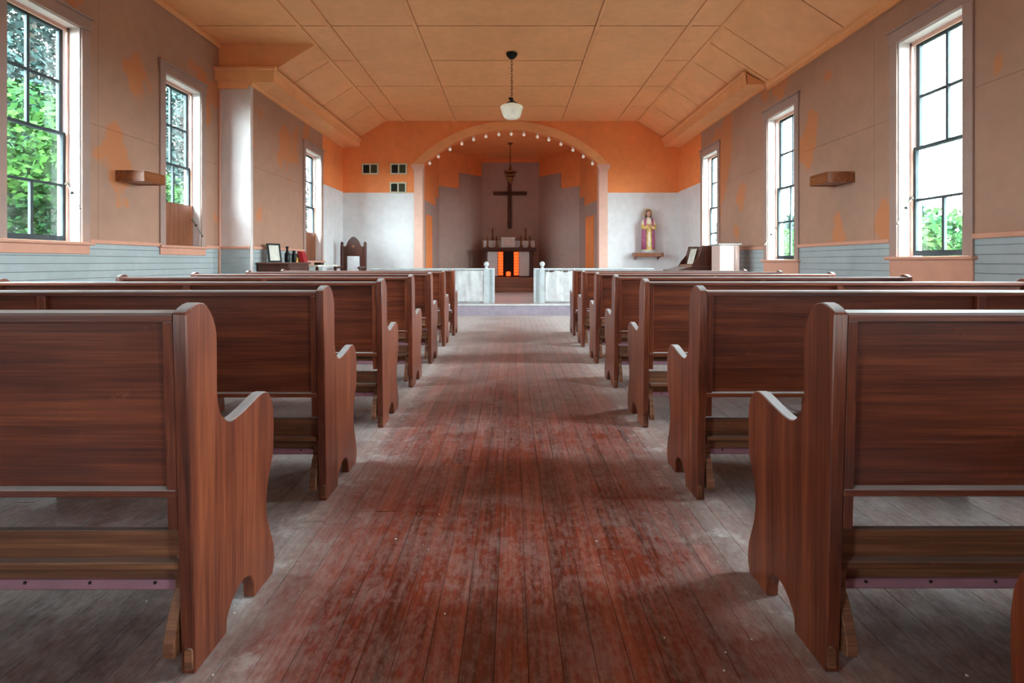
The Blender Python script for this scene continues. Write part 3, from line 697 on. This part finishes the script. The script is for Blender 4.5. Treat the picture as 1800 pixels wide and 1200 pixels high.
def candle(x, y, z, h, label):
    t = thing('candlestick', (x, y, z), label, 'candlestick', 'candlesticks on the altar')
    MB().lathe([(.062, 0), (.062, .014), (.042, .03), (.026, .06), (.032, .10), (.023, .13), (.023, h*.5), (.03, h*.55), (.023, h*.6), (.026, h*.72), (.042, h*.76), (.036, h*.79)], (x, y, z), 14).build('stick', 'brass', t, True)
    MB().lathe([(.024, 0), (.024, h*.2), (.008, h*.21)], (x, y, z+h*.79), 10).build('candle', 'brass', t, True)
for px2, yb, h, nm in ((857, 429, .33, 'short brass candlestick on the altar, leftmost of six'), (866, 422, .36, 'taller brass candlestick on the left of the altar shelf'), (873, 429, .33, 'short brass candlestick left of the tabernacle'),
                       (916, 428, .33, 'short brass candlestick right of the tabernacle'), (924, 421, .36, 'taller brass candlestick on the right of the altar shelf'), (931, 427.5, .33, 'short brass candlestick on the altar, rightmost of six')):
    hi = yb < 425
    Y = 15.05 if hi else 14.80
    candle((px2-VX)*Y/F, Y, 1.60 if hi else 1.395, h if hi else h, nm)

# ------------------------------------------------------------------ altar rail, hung with white cloth
def altar_rail(s, xi, xp, label, sag):
    Yr = 10.32; t = thing('altar_rail', (s*1.7, Yr, PLAT), label, 'railing')
    xo = 2.75
    MB().box(*sorted((s*xi, s*xo)), Yr-.05, Yr+.05, .835, .875).build('handrail', 'whitewood', t, bevel=.008)
    MB().box(*sorted((s*xi, s*xo)), Yr-.03, Yr+.03, PLAT, .25).build('bottom_rail', 'whitewood', t, bevel=.004)
    MB().box(*sorted((s*(xp-.05), s*(xp+.05))), Yr-.075, Yr-.005, PLAT, .86).lathe([(.05, 0), (.05, .012), (.025, .03), (.03, .045)], (s*xp, Yr-.04, .86), 14).build('post', 'whitewood', t)
    MB().ball((s*xp, Yr-.04, .955), .052, 16, 10).build('post_ball', 'whitewood', t, True)
    MB().box(*sorted((s*xi, s*(xi+.045))), Yr-.045, Yr+.045, PLAT, .835).build('end_post', 'whitewood', t, bevel=.004)
    MB().box(*sorted((s*(xi+.046), s*(xp-.051))), Yr-.02, Yr+.0, .25, .834).build('end_board', 'whitewood', t)
    x = xp+.13
    while x < xo:
        MB().box(*sorted((s*(x-.014), s*(x+.014))), Yr-.014, Yr+.014, .25, .835).build('baluster', 'whitewood', t); x += .13
    cl = MB(); nx, nz_ = 70, 12; x0, x1 = xp+.06, xo-.05
    rows = []
    for j in range(nz_+1):
        for i in range(nx+1):
            u = i/nx; x = x0+(x1-x0)*u; v = j/nz_
            top_ = .83-(sag*abs(math.sin(u*math.pi*7+.6))**1.5)
            z = top_+(PLAT+.03-top_)*v
            yy = Yr-.06-.016*math.sin(u*60+2.2*math.sin(v*2.5+u*9))-.008*math.sin(u*113+v*4)
            rows.append((s*x, yy, z))
    fs = [(j*(nx+1)+i, j*(nx+1)+i+1, (j+1)*(nx+1)+i+1, (j+1)*(nx+1)+i) for j in range(nz_) for i in range(nx)]
    k = len(rows); rows2 = rows+[(p[0], p[1]+.004, p[2]) for p in rows]
    fs += [tuple(k+a for a in reversed(f)) for f in fs]
    cl.add(rows2, fs)
    c = cl.build('rail_cloth', 'clothmat', None, True); tag(c, 'white cloth hung on the '+('left' if s < 0 else 'right')+' altar rail'+(', sagging at its top edge' if sag > .02 else ', hanging straight'), 'cloth'); recenter(c)
altar_rail(-1, .35, .51, 'white altar rail with ball topped post, left of the altar opening', .004)
altar_rail(1, .41, .575, 'white altar rail with ball topped post, right of the altar opening', .035)

# ------------------------------------------------------------------ vents on the arch wall
for vx, vy, lab in ((651, 297, 'small two part wall vent, leftmost of three'), (701, 297, 'upper vent beside the arch, in a pale frame'), (700, 330, 'lower vent beside the arch, at the edge of the white paint')):
    X_ = (vx-VX)*ZB/F; Z_ = 1+(VY-vy)*ZB/F; t = thing('wall_vent', (X_, ZB, Z_-.12), lab, 'vent', 'vents on the arch wall')
    fr = MB()
    for a in ((X_-.19, X_+.19, Z_+.095, Z_+.125), (X_-.19, X_+.19, Z_-.125, Z_-.095), (X_-.19, X_-.16, Z_-.095, Z_+.095), (X_+.16, X_+.19, Z_-.095, Z_+.095), (X_-.015, X_+.015, Z_-.095, Z_+.095)):
        fr.box(a[0], a[1], ZB-.03, ZB-.001, a[2], a[3])
    fr.build('frame', 'ventframe', t)
    MB().box(X_-.16, X_-.015, ZB-.008, ZB-.002, Z_-.095, Z_+.095).build('opening', 'voidmat', t)
    sl = MB().box(X_+.015, X_+.16, ZB-.016, ZB-.010, Z_-.095, Z_+.095).build('sliding_pane', 'ventdark', t)

# ------------------------------------------------------------------ saint statue on a bracket shelf
sx_, sy_ = (1140.5-VX)*11.95/F, 11.95; sz = 1+(VY-444)*11.95/F
t = thing('statue_shelf', (sx_, ZB-.15, sz-.1), 'varnished wooden bracket shelf under the statue', 'shelf')
MB().box(sx_-.33, sx_+.30, 11.80, ZB-.001, sz-.09, sz).build('shelf_board', 'shelfwood', t, bevel=.008)
for s in (-.28, .25): MB().prism([(ZB-.001, sz-.09), (11.88, sz-.09), (ZB-.001, sz-.16)], sx_+s-.015, sx_+s+.015, 0).build('bracket', 'shelfwood', t)
t = thing('saint_statue', (sx_, sy_, sz), 'painted saint statue in gold robe and magenta mantle with a halo', 'statue')
M['gold'] = plain('painted_gold_robe', (.72, .50, .16), .4, var=.3); M['cream'] = plain('painted_cream_robe', (.80, .72, .55), .45)
M['magenta'] = plain('painted_magenta_mantle', (.42, .10, .20), .45, var=.35); M['skin'] = plain('painted_skin', (.60, .33, .24), .5); M['hair'] = plain('painted_brown_hair', (.09, .035, .02), .6); M['halo'] = plain('gilt_halo', (.75, .45, .15), .35, .5)
M['plinth'] = plain('grey_plinth', (.45, .48, .48), .6)
X_, Y_ = sx_-.01, sy_; B0 = sz+.055
MB().lathe([(.155, 0), (.155, .04), (.145, .055)], (X_, Y_, sz), 20, 1, .75).build('plinth', 'plinth', t, True)
def rings(sections, n=28, fold=0, a0=0, a1=2*math.pi, closed=True, mb=None):
    mb = mb or MB(); vs = []; fs = []
    m = n if closed else n+1
    for (z, rx, ry, ox, oy, fd) in sections:
        for i in range(m):
            q = a0+(a1-a0)*i/n; k = 1+fd*math.sin(q*9+z*3)+.5*fd*math.sin(q*5+1)
            vs.append((X_+ox+rx*k*math.cos(q), Y_+oy+ry*k*math.sin(q), B0+z))
    for j in range(len(sections)-1):
        for i in range(n):
            fs.append((j*m+i, j*m+(i+1) % m, (j+1)*m+(i+1) % m, (j+1)*m+i))
    if closed: fs += [tuple(range(m-1, -1, -1)), tuple((len(sections)-1)*m+i for i in range(m))]
    return mb.add(vs, fs)
body = rings([(0, .125, .095, 0, 0, .06), (.08, .112, .09, 0, 0, .07), (.25, .10, .082, 0, 0, .06), (.42, .092, .078, 0, 0, .05), (.52, .088, .072, 0, 0, .03), (.60, .098, .074, 0, 0, .02), (.66, .112, .072, 0, 0, 0), (.70, .10, .062, 0, 0, 0), (.725, .06, .046, 0, 0, 0), (.74, .032, .032, 0, 0, 0), (.765, .030, .032, 0, 0, 0), (.78, .040, .044, 0, -.004, 0), (.81, .050, .056, 0, -.006, 0), (.845, .052, .058, 0, -.004, 0), (.875, .040, .044, 0, 0, 0), (.89, .014, .016, 0, 0, 0)])
# arms bent to the chest with hands
for s in (-1, 1):
    body.tube([(X_+s*.10, Y_, B0+.67), (X_+s*.135, Y_-.02, B0+.57), (X_+s*.13, Y_-.055, B0+.50), (X_+s*.085, Y_-.10, B0+.50), (X_+s*.035, Y_-.115, B0+.535)], [.038, .042, .046, .042, .024], 10)
    body.ball((X_+s*.02, Y_-.118, B0+.55), .022, 8, 6, (1, .8, 1.3))
body.ball((X_, Y_-.062, B0+.815), .009, 6, 5, (.8, 1, 1.4))
bo2 = body.build('figure', 'cream', t, True)
bo2.data.materials.append(M['skin']); bo2.data.materials.append(M['gold'])
for p in bo2.data.polygons:
    c = p.center; z = c.z+sz-B0
    if z > .735 or (abs(c.x+sx_-X_) < .045 and c.y < -.095 and .5 < z < .6): p.material_index = 1
    elif .46 < z < .60 or (abs(abs(c.x+sx_-X_)-.06) < .03 and c.y < 0 and z < .5) or z < .07: p.material_index = 2
man = rings([(.02, .15, .115, 0, .01, .05), (.2, .148, .108, 0, .01, .05), (.4, .142, .10, 0, .01, .04), (.55, .152, .10, 0, .01, .02), (.66, .135, .088, 0, .006, .01), (.715, .095, .07, 0, .004, 0)], 24, 0, math.radians(-62), math.radians(242), False)
mo = man.build('mantle', 'magenta', t, True)
md = mo.modifiers.new('thickness', 'SOLIDIFY'); md.thickness = .01
hair = rings([(.70, .072, .05, 0, .03, .05), (.76, .066, .055, 0, .022, .05), (.82, .062, .058, 0, .018, .04), (.87, .058, .058, 0, .01, .02), (.90, .036, .04, 0, .004, 0), (.91, .01, .01, 0, .004, 0)], 20, 0, math.radians(-48), math.radians(228), False)
ho = hair.build('hair', 'hair', t, True); md = ho.modifiers.new('thickness', 'SOLIDIFY'); md.thickness = .008
MB().tube([(X_+.092*math.cos(q), Y_+.075, B0+.845+.092*math.sin(q)) for q in [2*math.pi*i/28 for i in range(28)]], .012, 8, True).build('halo_ring', 'halo', t, True)
for i in range(14):
    q = 2*math.pi*i/14; MB().tube([(X_+.05*math.cos(q), Y_+.075, B0+.845+.05*math.sin(q)), (X_+.085*math.cos(q), Y_+.075, B0+.845+.085*math.sin(q))], .006, 6).build('halo_ray', 'halo', t)

# ------------------------------------------------------------------ carved chair on the left of the platform
chx0, chx1, chy = -3.70, -3.20, 11.45; zt = lambda y: 1+(VY-y)*chy/F
M['velvet'] = plain('white_upholstery', (.72, .74, .76), .7)
t = thing('bishop_chair', ((chx0+chx1)/2, chy+.2, PLAT), 'carved dark wooden chair with pointed back and white upholstered panel', 'chair')
xm = (chx0+chx1)/2
for s, xx in ((-1, chx0), (1, chx1)):
    p = MB().box(xx-.03, xx+.03, chy, chy+.06, PLAT, 1.36).build('back_post', 'darkwood', t, bevel=.004)
    MB().lathe([(.02, 0), (.036, .02), (.034, .045), (.012, .075), (.004, .085)], (xx, chy+.03, 1.36), 12).build('finial', 'darkwood', p, True)
gp = [(chx0+.03, 1.12), (chx1-.03, 1.12), (chx1-.03, 1.33), (chx1-.075, 1.335), (chx1-.10, 1.36), (chx1-.115, 1.41), (chx1-.15, 1.47), (chx1-.19, 1.515), (xm+.03, 1.538), (xm, 1.545), (xm-.03, 1.538), (chx0+.19, 1.515), (chx0+.15, 1.47), (chx0+.115, 1.41), (chx0+.10, 1.36), (chx0+.075, 1.335), (chx0+.03, 1.33)]
cr = MB().prism(gp, chy+.005, chy+.05, 1).build('crest', 'darkwood', t, bevel=.006)
MB().ball((xm, chy+.005, 1.33), .03, 10, 8, (1, .4, 1)).build('rosette', 'shelfwood', cr, True)
for a in (chx0+.03, chx1-.11): MB().box(a, a+.08, chy+.008, chy+.045, .62, 1.12).build('back_rail', 'darkwood', t)
MB().box(xm-.13, xm+.13, chy-.004, chy+.04, .66, 1.13).build('back_cushion', 'velvet', t, bevel=.012, segs=2)
MB().box(chx0, chx1, chy-.42, chy, .58, .63).build('seat', 'darkwood', t, bevel=.006); MB().box(chx0+.03, chx1-.03, chy-.41, chy-.01, .63, .68).build('seat_cushion', 'velvet', t, bevel=.015, segs=2)
for xx in (chx0, chx1):
    MB().lathe([(.03, 0), (.022, .08), (.03, .18), (.026, .38)], (xx, chy-.39, PLAT), 12).build('front_leg', 'darkwood', t, True)
    a = MB().box(xx-.03, xx+.03, chy-.44, chy+.0, .86, .90).build('armrest', 'darkwood', t, bevel=.008); MB().lathe([(.02, 0), (.026, .1), (.02, .23)], (xx, chy-.38, .63), 10).build('arm_post', 'darkwood', a, True)

# ------------------------------------------------------------------ cabinet, table and things on the left
def tx(px, Y): return (px-VX)*Y/F
t = thing('low_cabinet', (-3.62, 8.42, 0), 'dark low cabinet against the left wall under the leaning picture', 'cabinet')
MB().box(-3.86, -3.40, 8.02, 8.82, .06, .96).build('body', 'darkwood', t); MB().box(-3.875, -3.37, 7.99, 8.85, .96, .99).build('top_board', 'darkwoodx', t, bevel=.006); MB().box(-3.84, -3.43, 8.05, 8.79, 0, .06).build('plinth', 'darkwood', t)
for a, b in ((8.05, 8.41), (8.43, 8.79)):
    d = MB().box(-3.40, -3.385, a, b, .10, .92).build('door', 'darkwood', t, bevel=.004); MB().ball((-3.372, b-.05 if a < 8.2 else a+.05, .55), .014, 8, 6).build('knob', 'brass', d, True)
t = thing('leaning_picture', (-3.72, 8.55, .99), 'dark framed pale picture leaning on the cabinet', 'picture')
import itertools
th = math.radians(12)
def leanbox(mb, u0, u1, v0, v1, n0, n1, org, ang):
    ca, sa = math.cos(ang), math.sin(ang); yaw = math.radians(56); cy_, sy2 = math.cos(yaw), math.sin(yaw); vs = []
    for u in (u0, u1):
        for n_ in (n0, n1):
            for v in (v0, v1):
                yy = n_*ca+v*sa; zz_ = v*ca-n_*sa
                vs.append((org[0]+u*cy_+yy*(-sy2), org[1]+u*sy2+yy*cy_, org[2]+zz_))
    return mb.add(vs, [(0, 1, 3, 2), (4, 6, 7, 5), (0, 4, 5, 1), (2, 3, 7, 6), (0, 2, 6, 4), (1, 5, 7, 3)])
og = (-3.68, 8.22, .9925); fr = MB()
for a in ((-.11, .11, 0, .028), (-.11, .11, .272, .30), (-.11, -.082, .028, .272), (.082, .11, .028, .272)): leanbox(fr, a[0], a[1], a[2], a[3], 0, .02, og, th)
fr.build('frame', 'black', t); leanbox(MB(), -.082, .082, .028, .272, .004, .012, og, th).build('print', 'paper', t)
def lathe_thing(name, prof, loc, m, label, cat, n=16):
    o = MB().lathe(prof, loc, n).build(name, m, None, True); tag(o, label, cat); return recenter(o)
lathe_thing('dark_bottle', [(.035, 0), (.04, .02), (.04, .13), (.018, .18), (.016, .22), (.022, .225), (.022, .25), (.01, .255)], (-3.585, 8.42, .991), 'black', 'dark bottle beside the leaning picture', 'bottle')
lathe_thing('dark_vase', [(.03, 0), (.04, .05), (.036, .12), (.022, .16), (.03, .19)], (-3.56, 8.62, .991), 'black', 'small dark vase at the far end of the cabinet', 'vase')
t = thing('side_table', (-3.55, 9.45, 0), 'low table with a pale top beside the far left window', 'table')
MB().box(-3.86, -3.28, 8.93, 9.92, .915, .945).build('table_top', 'paper', t, bevel=.004)
for a in (-3.83, -3.31):
    for b in (8.96, 9.89): MB().box(a-.02, a+.02, b-.02, b+.02, 0, .915).build('leg', 'darkwood', t)
M['red'] = plain('red_book_cloth', (.42, .012, .022), .5); M['yellow'] = plain('yellow_card', (.75, .48, .14), .6); M['tealc'] = plain('pale_teal_card', (.42, .54, .54), .6); M['navy'] = plain('dark_blue_card', (.07, .09, .14), .6); M['lime'] = plain('lime_card', (.55, .62, .12), .6)
def book(x, y, z, w_, d, h, tilt, m, label):
    t = thing('book', (x, y, z), label, 'book', 'books on the side table')
    lb = lambda a0, a1, b0, b1, c0, c1: MB().add([(x+(a+c*math.sin(tilt)), y+b, z+c*math.cos(tilt)-min(0, a)*math.sin(tilt)*0+ (abs(a0)*math.sin(abs(tilt)))) for a in (a0, a1) for b in (b0, b1) for c in (c0, c1)], [(0, 1, 3, 2), (4, 6, 7, 5), (0, 4, 5, 1), (2, 3, 7, 6), (0, 2, 6, 4), (1, 5, 7, 3)])
    lb(-w_/2, -w_/2+.006, 0, d, 0, h).build('cover', m, t); lb(w_/2-.006, w_/2, 0, d, 0, h).build('cover', m, t)
    lb(-w_/2, w_/2, 0, .005, 0, h).build('spine', m, t); lb(-w_/2+.006, w_/2-.006, .008, d-.004, .006, h-.006).build('pages', 'paper', t)
for pxl, Y, ww, h, tl, m, lab in ((509, 9.02, .05, .17, 0, 'tealc', 'pale teal book upright beside the cabinet'), (514, 9.04, .035, .20, .04, 'lime', 'lime green book with its top edge above the rest'), (518.5, 9.03, .04, .13, .0, 'yellow', 'yellow orange booklet standing in front of the books'), (522, 9.22, .045, .20, -.05, 'navy', 'dark blue book beside the red one'), (532.5, 9.10, .075, .235, -.28, 'red', 'thick red book leaning to the left')):
    book(tx(pxl, Y), Y, .9455, ww, .16, h, tl, m, lab)
o = MB().box(-3.55, -3.42, 9.45, 9.6, .9455, .985).build('black_case', 'black', None, bevel=.01); tag(o, 'small black case on the table below the far left window', 'case'); recenter(o)

# ------------------------------------------------------------------ organ and pink cabinet on the right
t = thing('reed_organ', (3.0, 8.75, 0), 'dark wooden reed organ with a music rack holding a white sheet', 'organ')
MB().box(2.86, 3.38, 8.75, 9.45, 0, .80).build('body', 'darkwood', t, bevel=.008)
MB().prism([(2.70, .80), (3.40, .80), (3.40, .93), (2.98, .93), (2.70, .86)], 8.72, 9.50, 1).build('key_case', 'darkwoodx', t, bevel=.004)
MB().box(2.64, 2.86, 8.74, 9.46, .78, .80).build('key_shelf', 'darkwoodx', t, bevel=.004)
bkp = MB().prism([(3.05, .93), (3.08, .93), (3.17, 1.255), (3.14, 1.255)], 8.75, 9.45, 1).build('music_rack', 'darkwood', t)
MB().box(2.98, 3.07, 8.78, 9.44, .93, .955).build('rack_ledge', 'shelfwood', bkp)
MB().prism([(3.038, .96), (3.042, .96), (3.112, 1.22), (3.108, 1.22)], 8.92, 9.22, 1).build('music_sheet', 'paper', bkp)
for y_ in (8.74, 9.43): MB().prism([(2.96, .93), (3.40, .93), (3.40, 1.27), (3.14, 1.27), (3.10, 1.12), (3.0, 1.0)], y_, y_+.02, 1).build('side_cheek', 'darkwood', t)
M['pinkpaint'] = wallpaint('worn_pale_pink_paint', (.72, .52, .46), (.66, .44, .38), .5, 23.0, .3)
t = thing('pink_stand', (3.52, 8.25, 0), 'pale pink painted wooden stand beside the organ', 'stand')
MB().box(3.24, 3.52, 8.28, 8.62, 0, 1.265).build('body', 'pinkpaint', t, bevel=.01)
MB().box(3.505, 3.56, 8.30, 8.60, 0, 1.265).build('side_post', 'pinkpaint', t, bevel=.006)
MB().box(3.22, 3.58, 8.26, 8.64, 1.265, 1.285).build('top_board', 'wain', t, bevel=.004)
MB().box(3.535-.06, 3.535-.04, 8.265, 8.279, .1, 1.25).build('slot', 'casing', t)

# ------------------------------------------------------------------ outside: ground, trees, vine
gr = MB().box(-140, 140, -60, 220, -.75, -.70).build('ground', 'grass'); struct(gr)
def leaves(n, c, r, size, rng, shell=.55):
    mb = MB()
    for _ in range(n):
        while True:
            p = Vector((rng.uniform(-1, 1), rng.uniform(-1, 1), rng.uniform(-1, 1)))
            if shell < p.length < 1: break
        p = Vector((c[0]+p.x*r[0], c[1]+p.y*r[1], c[2]+p.z*r[2]))
        a = Vector((rng.gauss(0, 1), rng.gauss(0, 1), rng.gauss(0, .6))).normalized(); b = a.cross(Vector((rng.gauss(0, 1), rng.gauss(0, 1), rng.gauss(0, 1)))).normalized(); s = size*rng.uniform(.6, 1.3)
        mb.add([p-a*s*.5, p+b*s*.28, p+a*s*.5, p-b*s*.28], [(0, 1, 2, 3)])
    return mb
rng = random.Random(3)
def tree(loc, h, rad, m, label, n, size, group=None, blobs=5, low=.25):
    t = thing('tree', (loc[0], loc[1], -.7), label, 'tree', group)
    MB().tube([(loc[0], loc[1], -.7), (loc[0]+.1, loc[1], h*.35), (loc[0], loc[1]+.1, h*.75)], [h*.022, h*.016, h*.006], 8).build('trunk', 'bark', t, True)
    mb = MB()
    for i in range(blobs):
        f = low+(.86-low)*i/max(1, blobs-1); rr = rad*(1-.55*abs(f-.45))
        q = rng.uniform(0, 6.28); off = rad*.35
        c = (loc[0]+off*math.cos(q), loc[1]+off*math.sin(q), -.7+h*f)
        l_ = leaves(n//blobs, c, (rr*.8, rr*.8, h*.20), size, rng, .35); mb.add(l_.v, l_.f)
    fo = mb.build('foliage', m, t); return t
spots = [(-18, 12.5, 16, 5.5), (-21, 23, 18, 6.5), (-17, 33, 15, 5.5), (-25, 45, 19, 7), (-32, 13, 25, 9), (-36, 33, 27, 10)]
nm = ['dark leafy tree filling the near left window, front row', 'tall dark tree behind the near left window', 'dark tree seen through the boarded left window', 'distant tree beyond the boarded left window', 'tallest tree far behind the near left window', 'large tree at the back of the left grove']
for (x, y, h, r_), lb in zip(spots, nm): tree((x, y), h, r_, 'leafdark' if h > 14.5 else 'leafmid', lb, 34000, .27, 'trees left of the church', 7, .12)
for (x, y, h, r_), lb in zip([(-9.2, 9.6, 4.6, 2.0), (-10.8, 14.4, 5.0, 2.0), (-9.6, 19.2, 4.0, 2.0)], ['bright green vine thicket outside the near left window', 'bright green bush beyond the vine thicket', 'green bush outside the boarded left window']):
    t = thing('bush', (x, y, -.7), lb, 'bush', 'bushes left of the church')
    mb = MB()
    for i in range(6):
        q = rng.uniform(0, 6.28); l_ = leaves(3600, (x+.9*math.cos(q), y+.9*math.sin(q), -.7+h*(.15+.13*i)), (r_*.8, r_*.8, h*.24), .15, rng, .3); mb.add(l_.v, l_.f)
    mb.build('foliage', 'leafvine', t); MB().tube([(x, y, -.7), (x, y+.05, h*.6)], [.06, .02], 6).build('stem', 'bark', t)
rt = [(28, 28, 5.4), (34, 35, 6.6), (27.5, 40, 5.8), (34, 47, 6.8), (28, 53, 6.0), (34, 62, 7.0), (30, 72, 6.4), (33, 84, 7.4)]
words = ['nearest', 'second nearest', 'third nearest', 'fourth nearest', 'fifth nearest', 'sixth nearest', 'seventh nearest', 'farthest']
for (x, y, h), wd in zip(rt, words): tree((x, y), h, 3.2, 'leafmid', 'tree on the skyline outside the right windows, '+wd+' of the row', 2600, .5, 'trees right of the church', 5, .1)
for (x, y, h), lb in zip([(13.5, 15.6, 2.7), (15.4, 20.2, 3.0), (13, 24.5, 2.6), (15, 29, 2.9)], ['leafy shrub in the lowest panes of the near right window', 'second shrub outside the near right window', 'shrub outside the middle right window', 'farther shrub outside the middle right window']):
    t = thing('bush', (x, y, -.7), lb, 'bush', 'shrubs right of the church'); mb = MB()
    for i in range(4):
        q = rng.uniform(0, 6.28); l_ = leaves(800, (x+.8*math.cos(q), y+.8*math.sin(q), -.7+(h+.7)*(.2+.18*i)), (1.7, 1.7, .8), .24, rng, .3); mb.add(l_.v, l_.f)
    mb.build('foliage', 'leafvine', t); MB().tube([(x, y, -.7), (x, y+.05, h*.7)], [.05, .02], 6).build('stem', 'bark', t)

# ------------------------------------------------------------------ paint chips and crumbs on the floor
mb = MB(); rc = random.Random(11)
for _ in range(170):
    x = rc.choice((-1, 1))*abs(rc.gauss(.62, .28)); y = rc.uniform(1.15, 6.5); q = rc.uniform(0, 6.28); s_ = rc.uniform(.0015, .0045)
    pts = [(x+s_*math.cos(q+k*1.57)*rc.uniform(.6, 1.3), y+s_*math.sin(q+k*1.57)*rc.uniform(.6, 1.3)) for k in range(4)]
    mb.prism(pts, .0003, .0022, 2)
o = mb.build('paint_chips', 'paper'); tag(o, 'tiny pale paint chips scattered over the aisle floor', 'debris', kind='stuff')
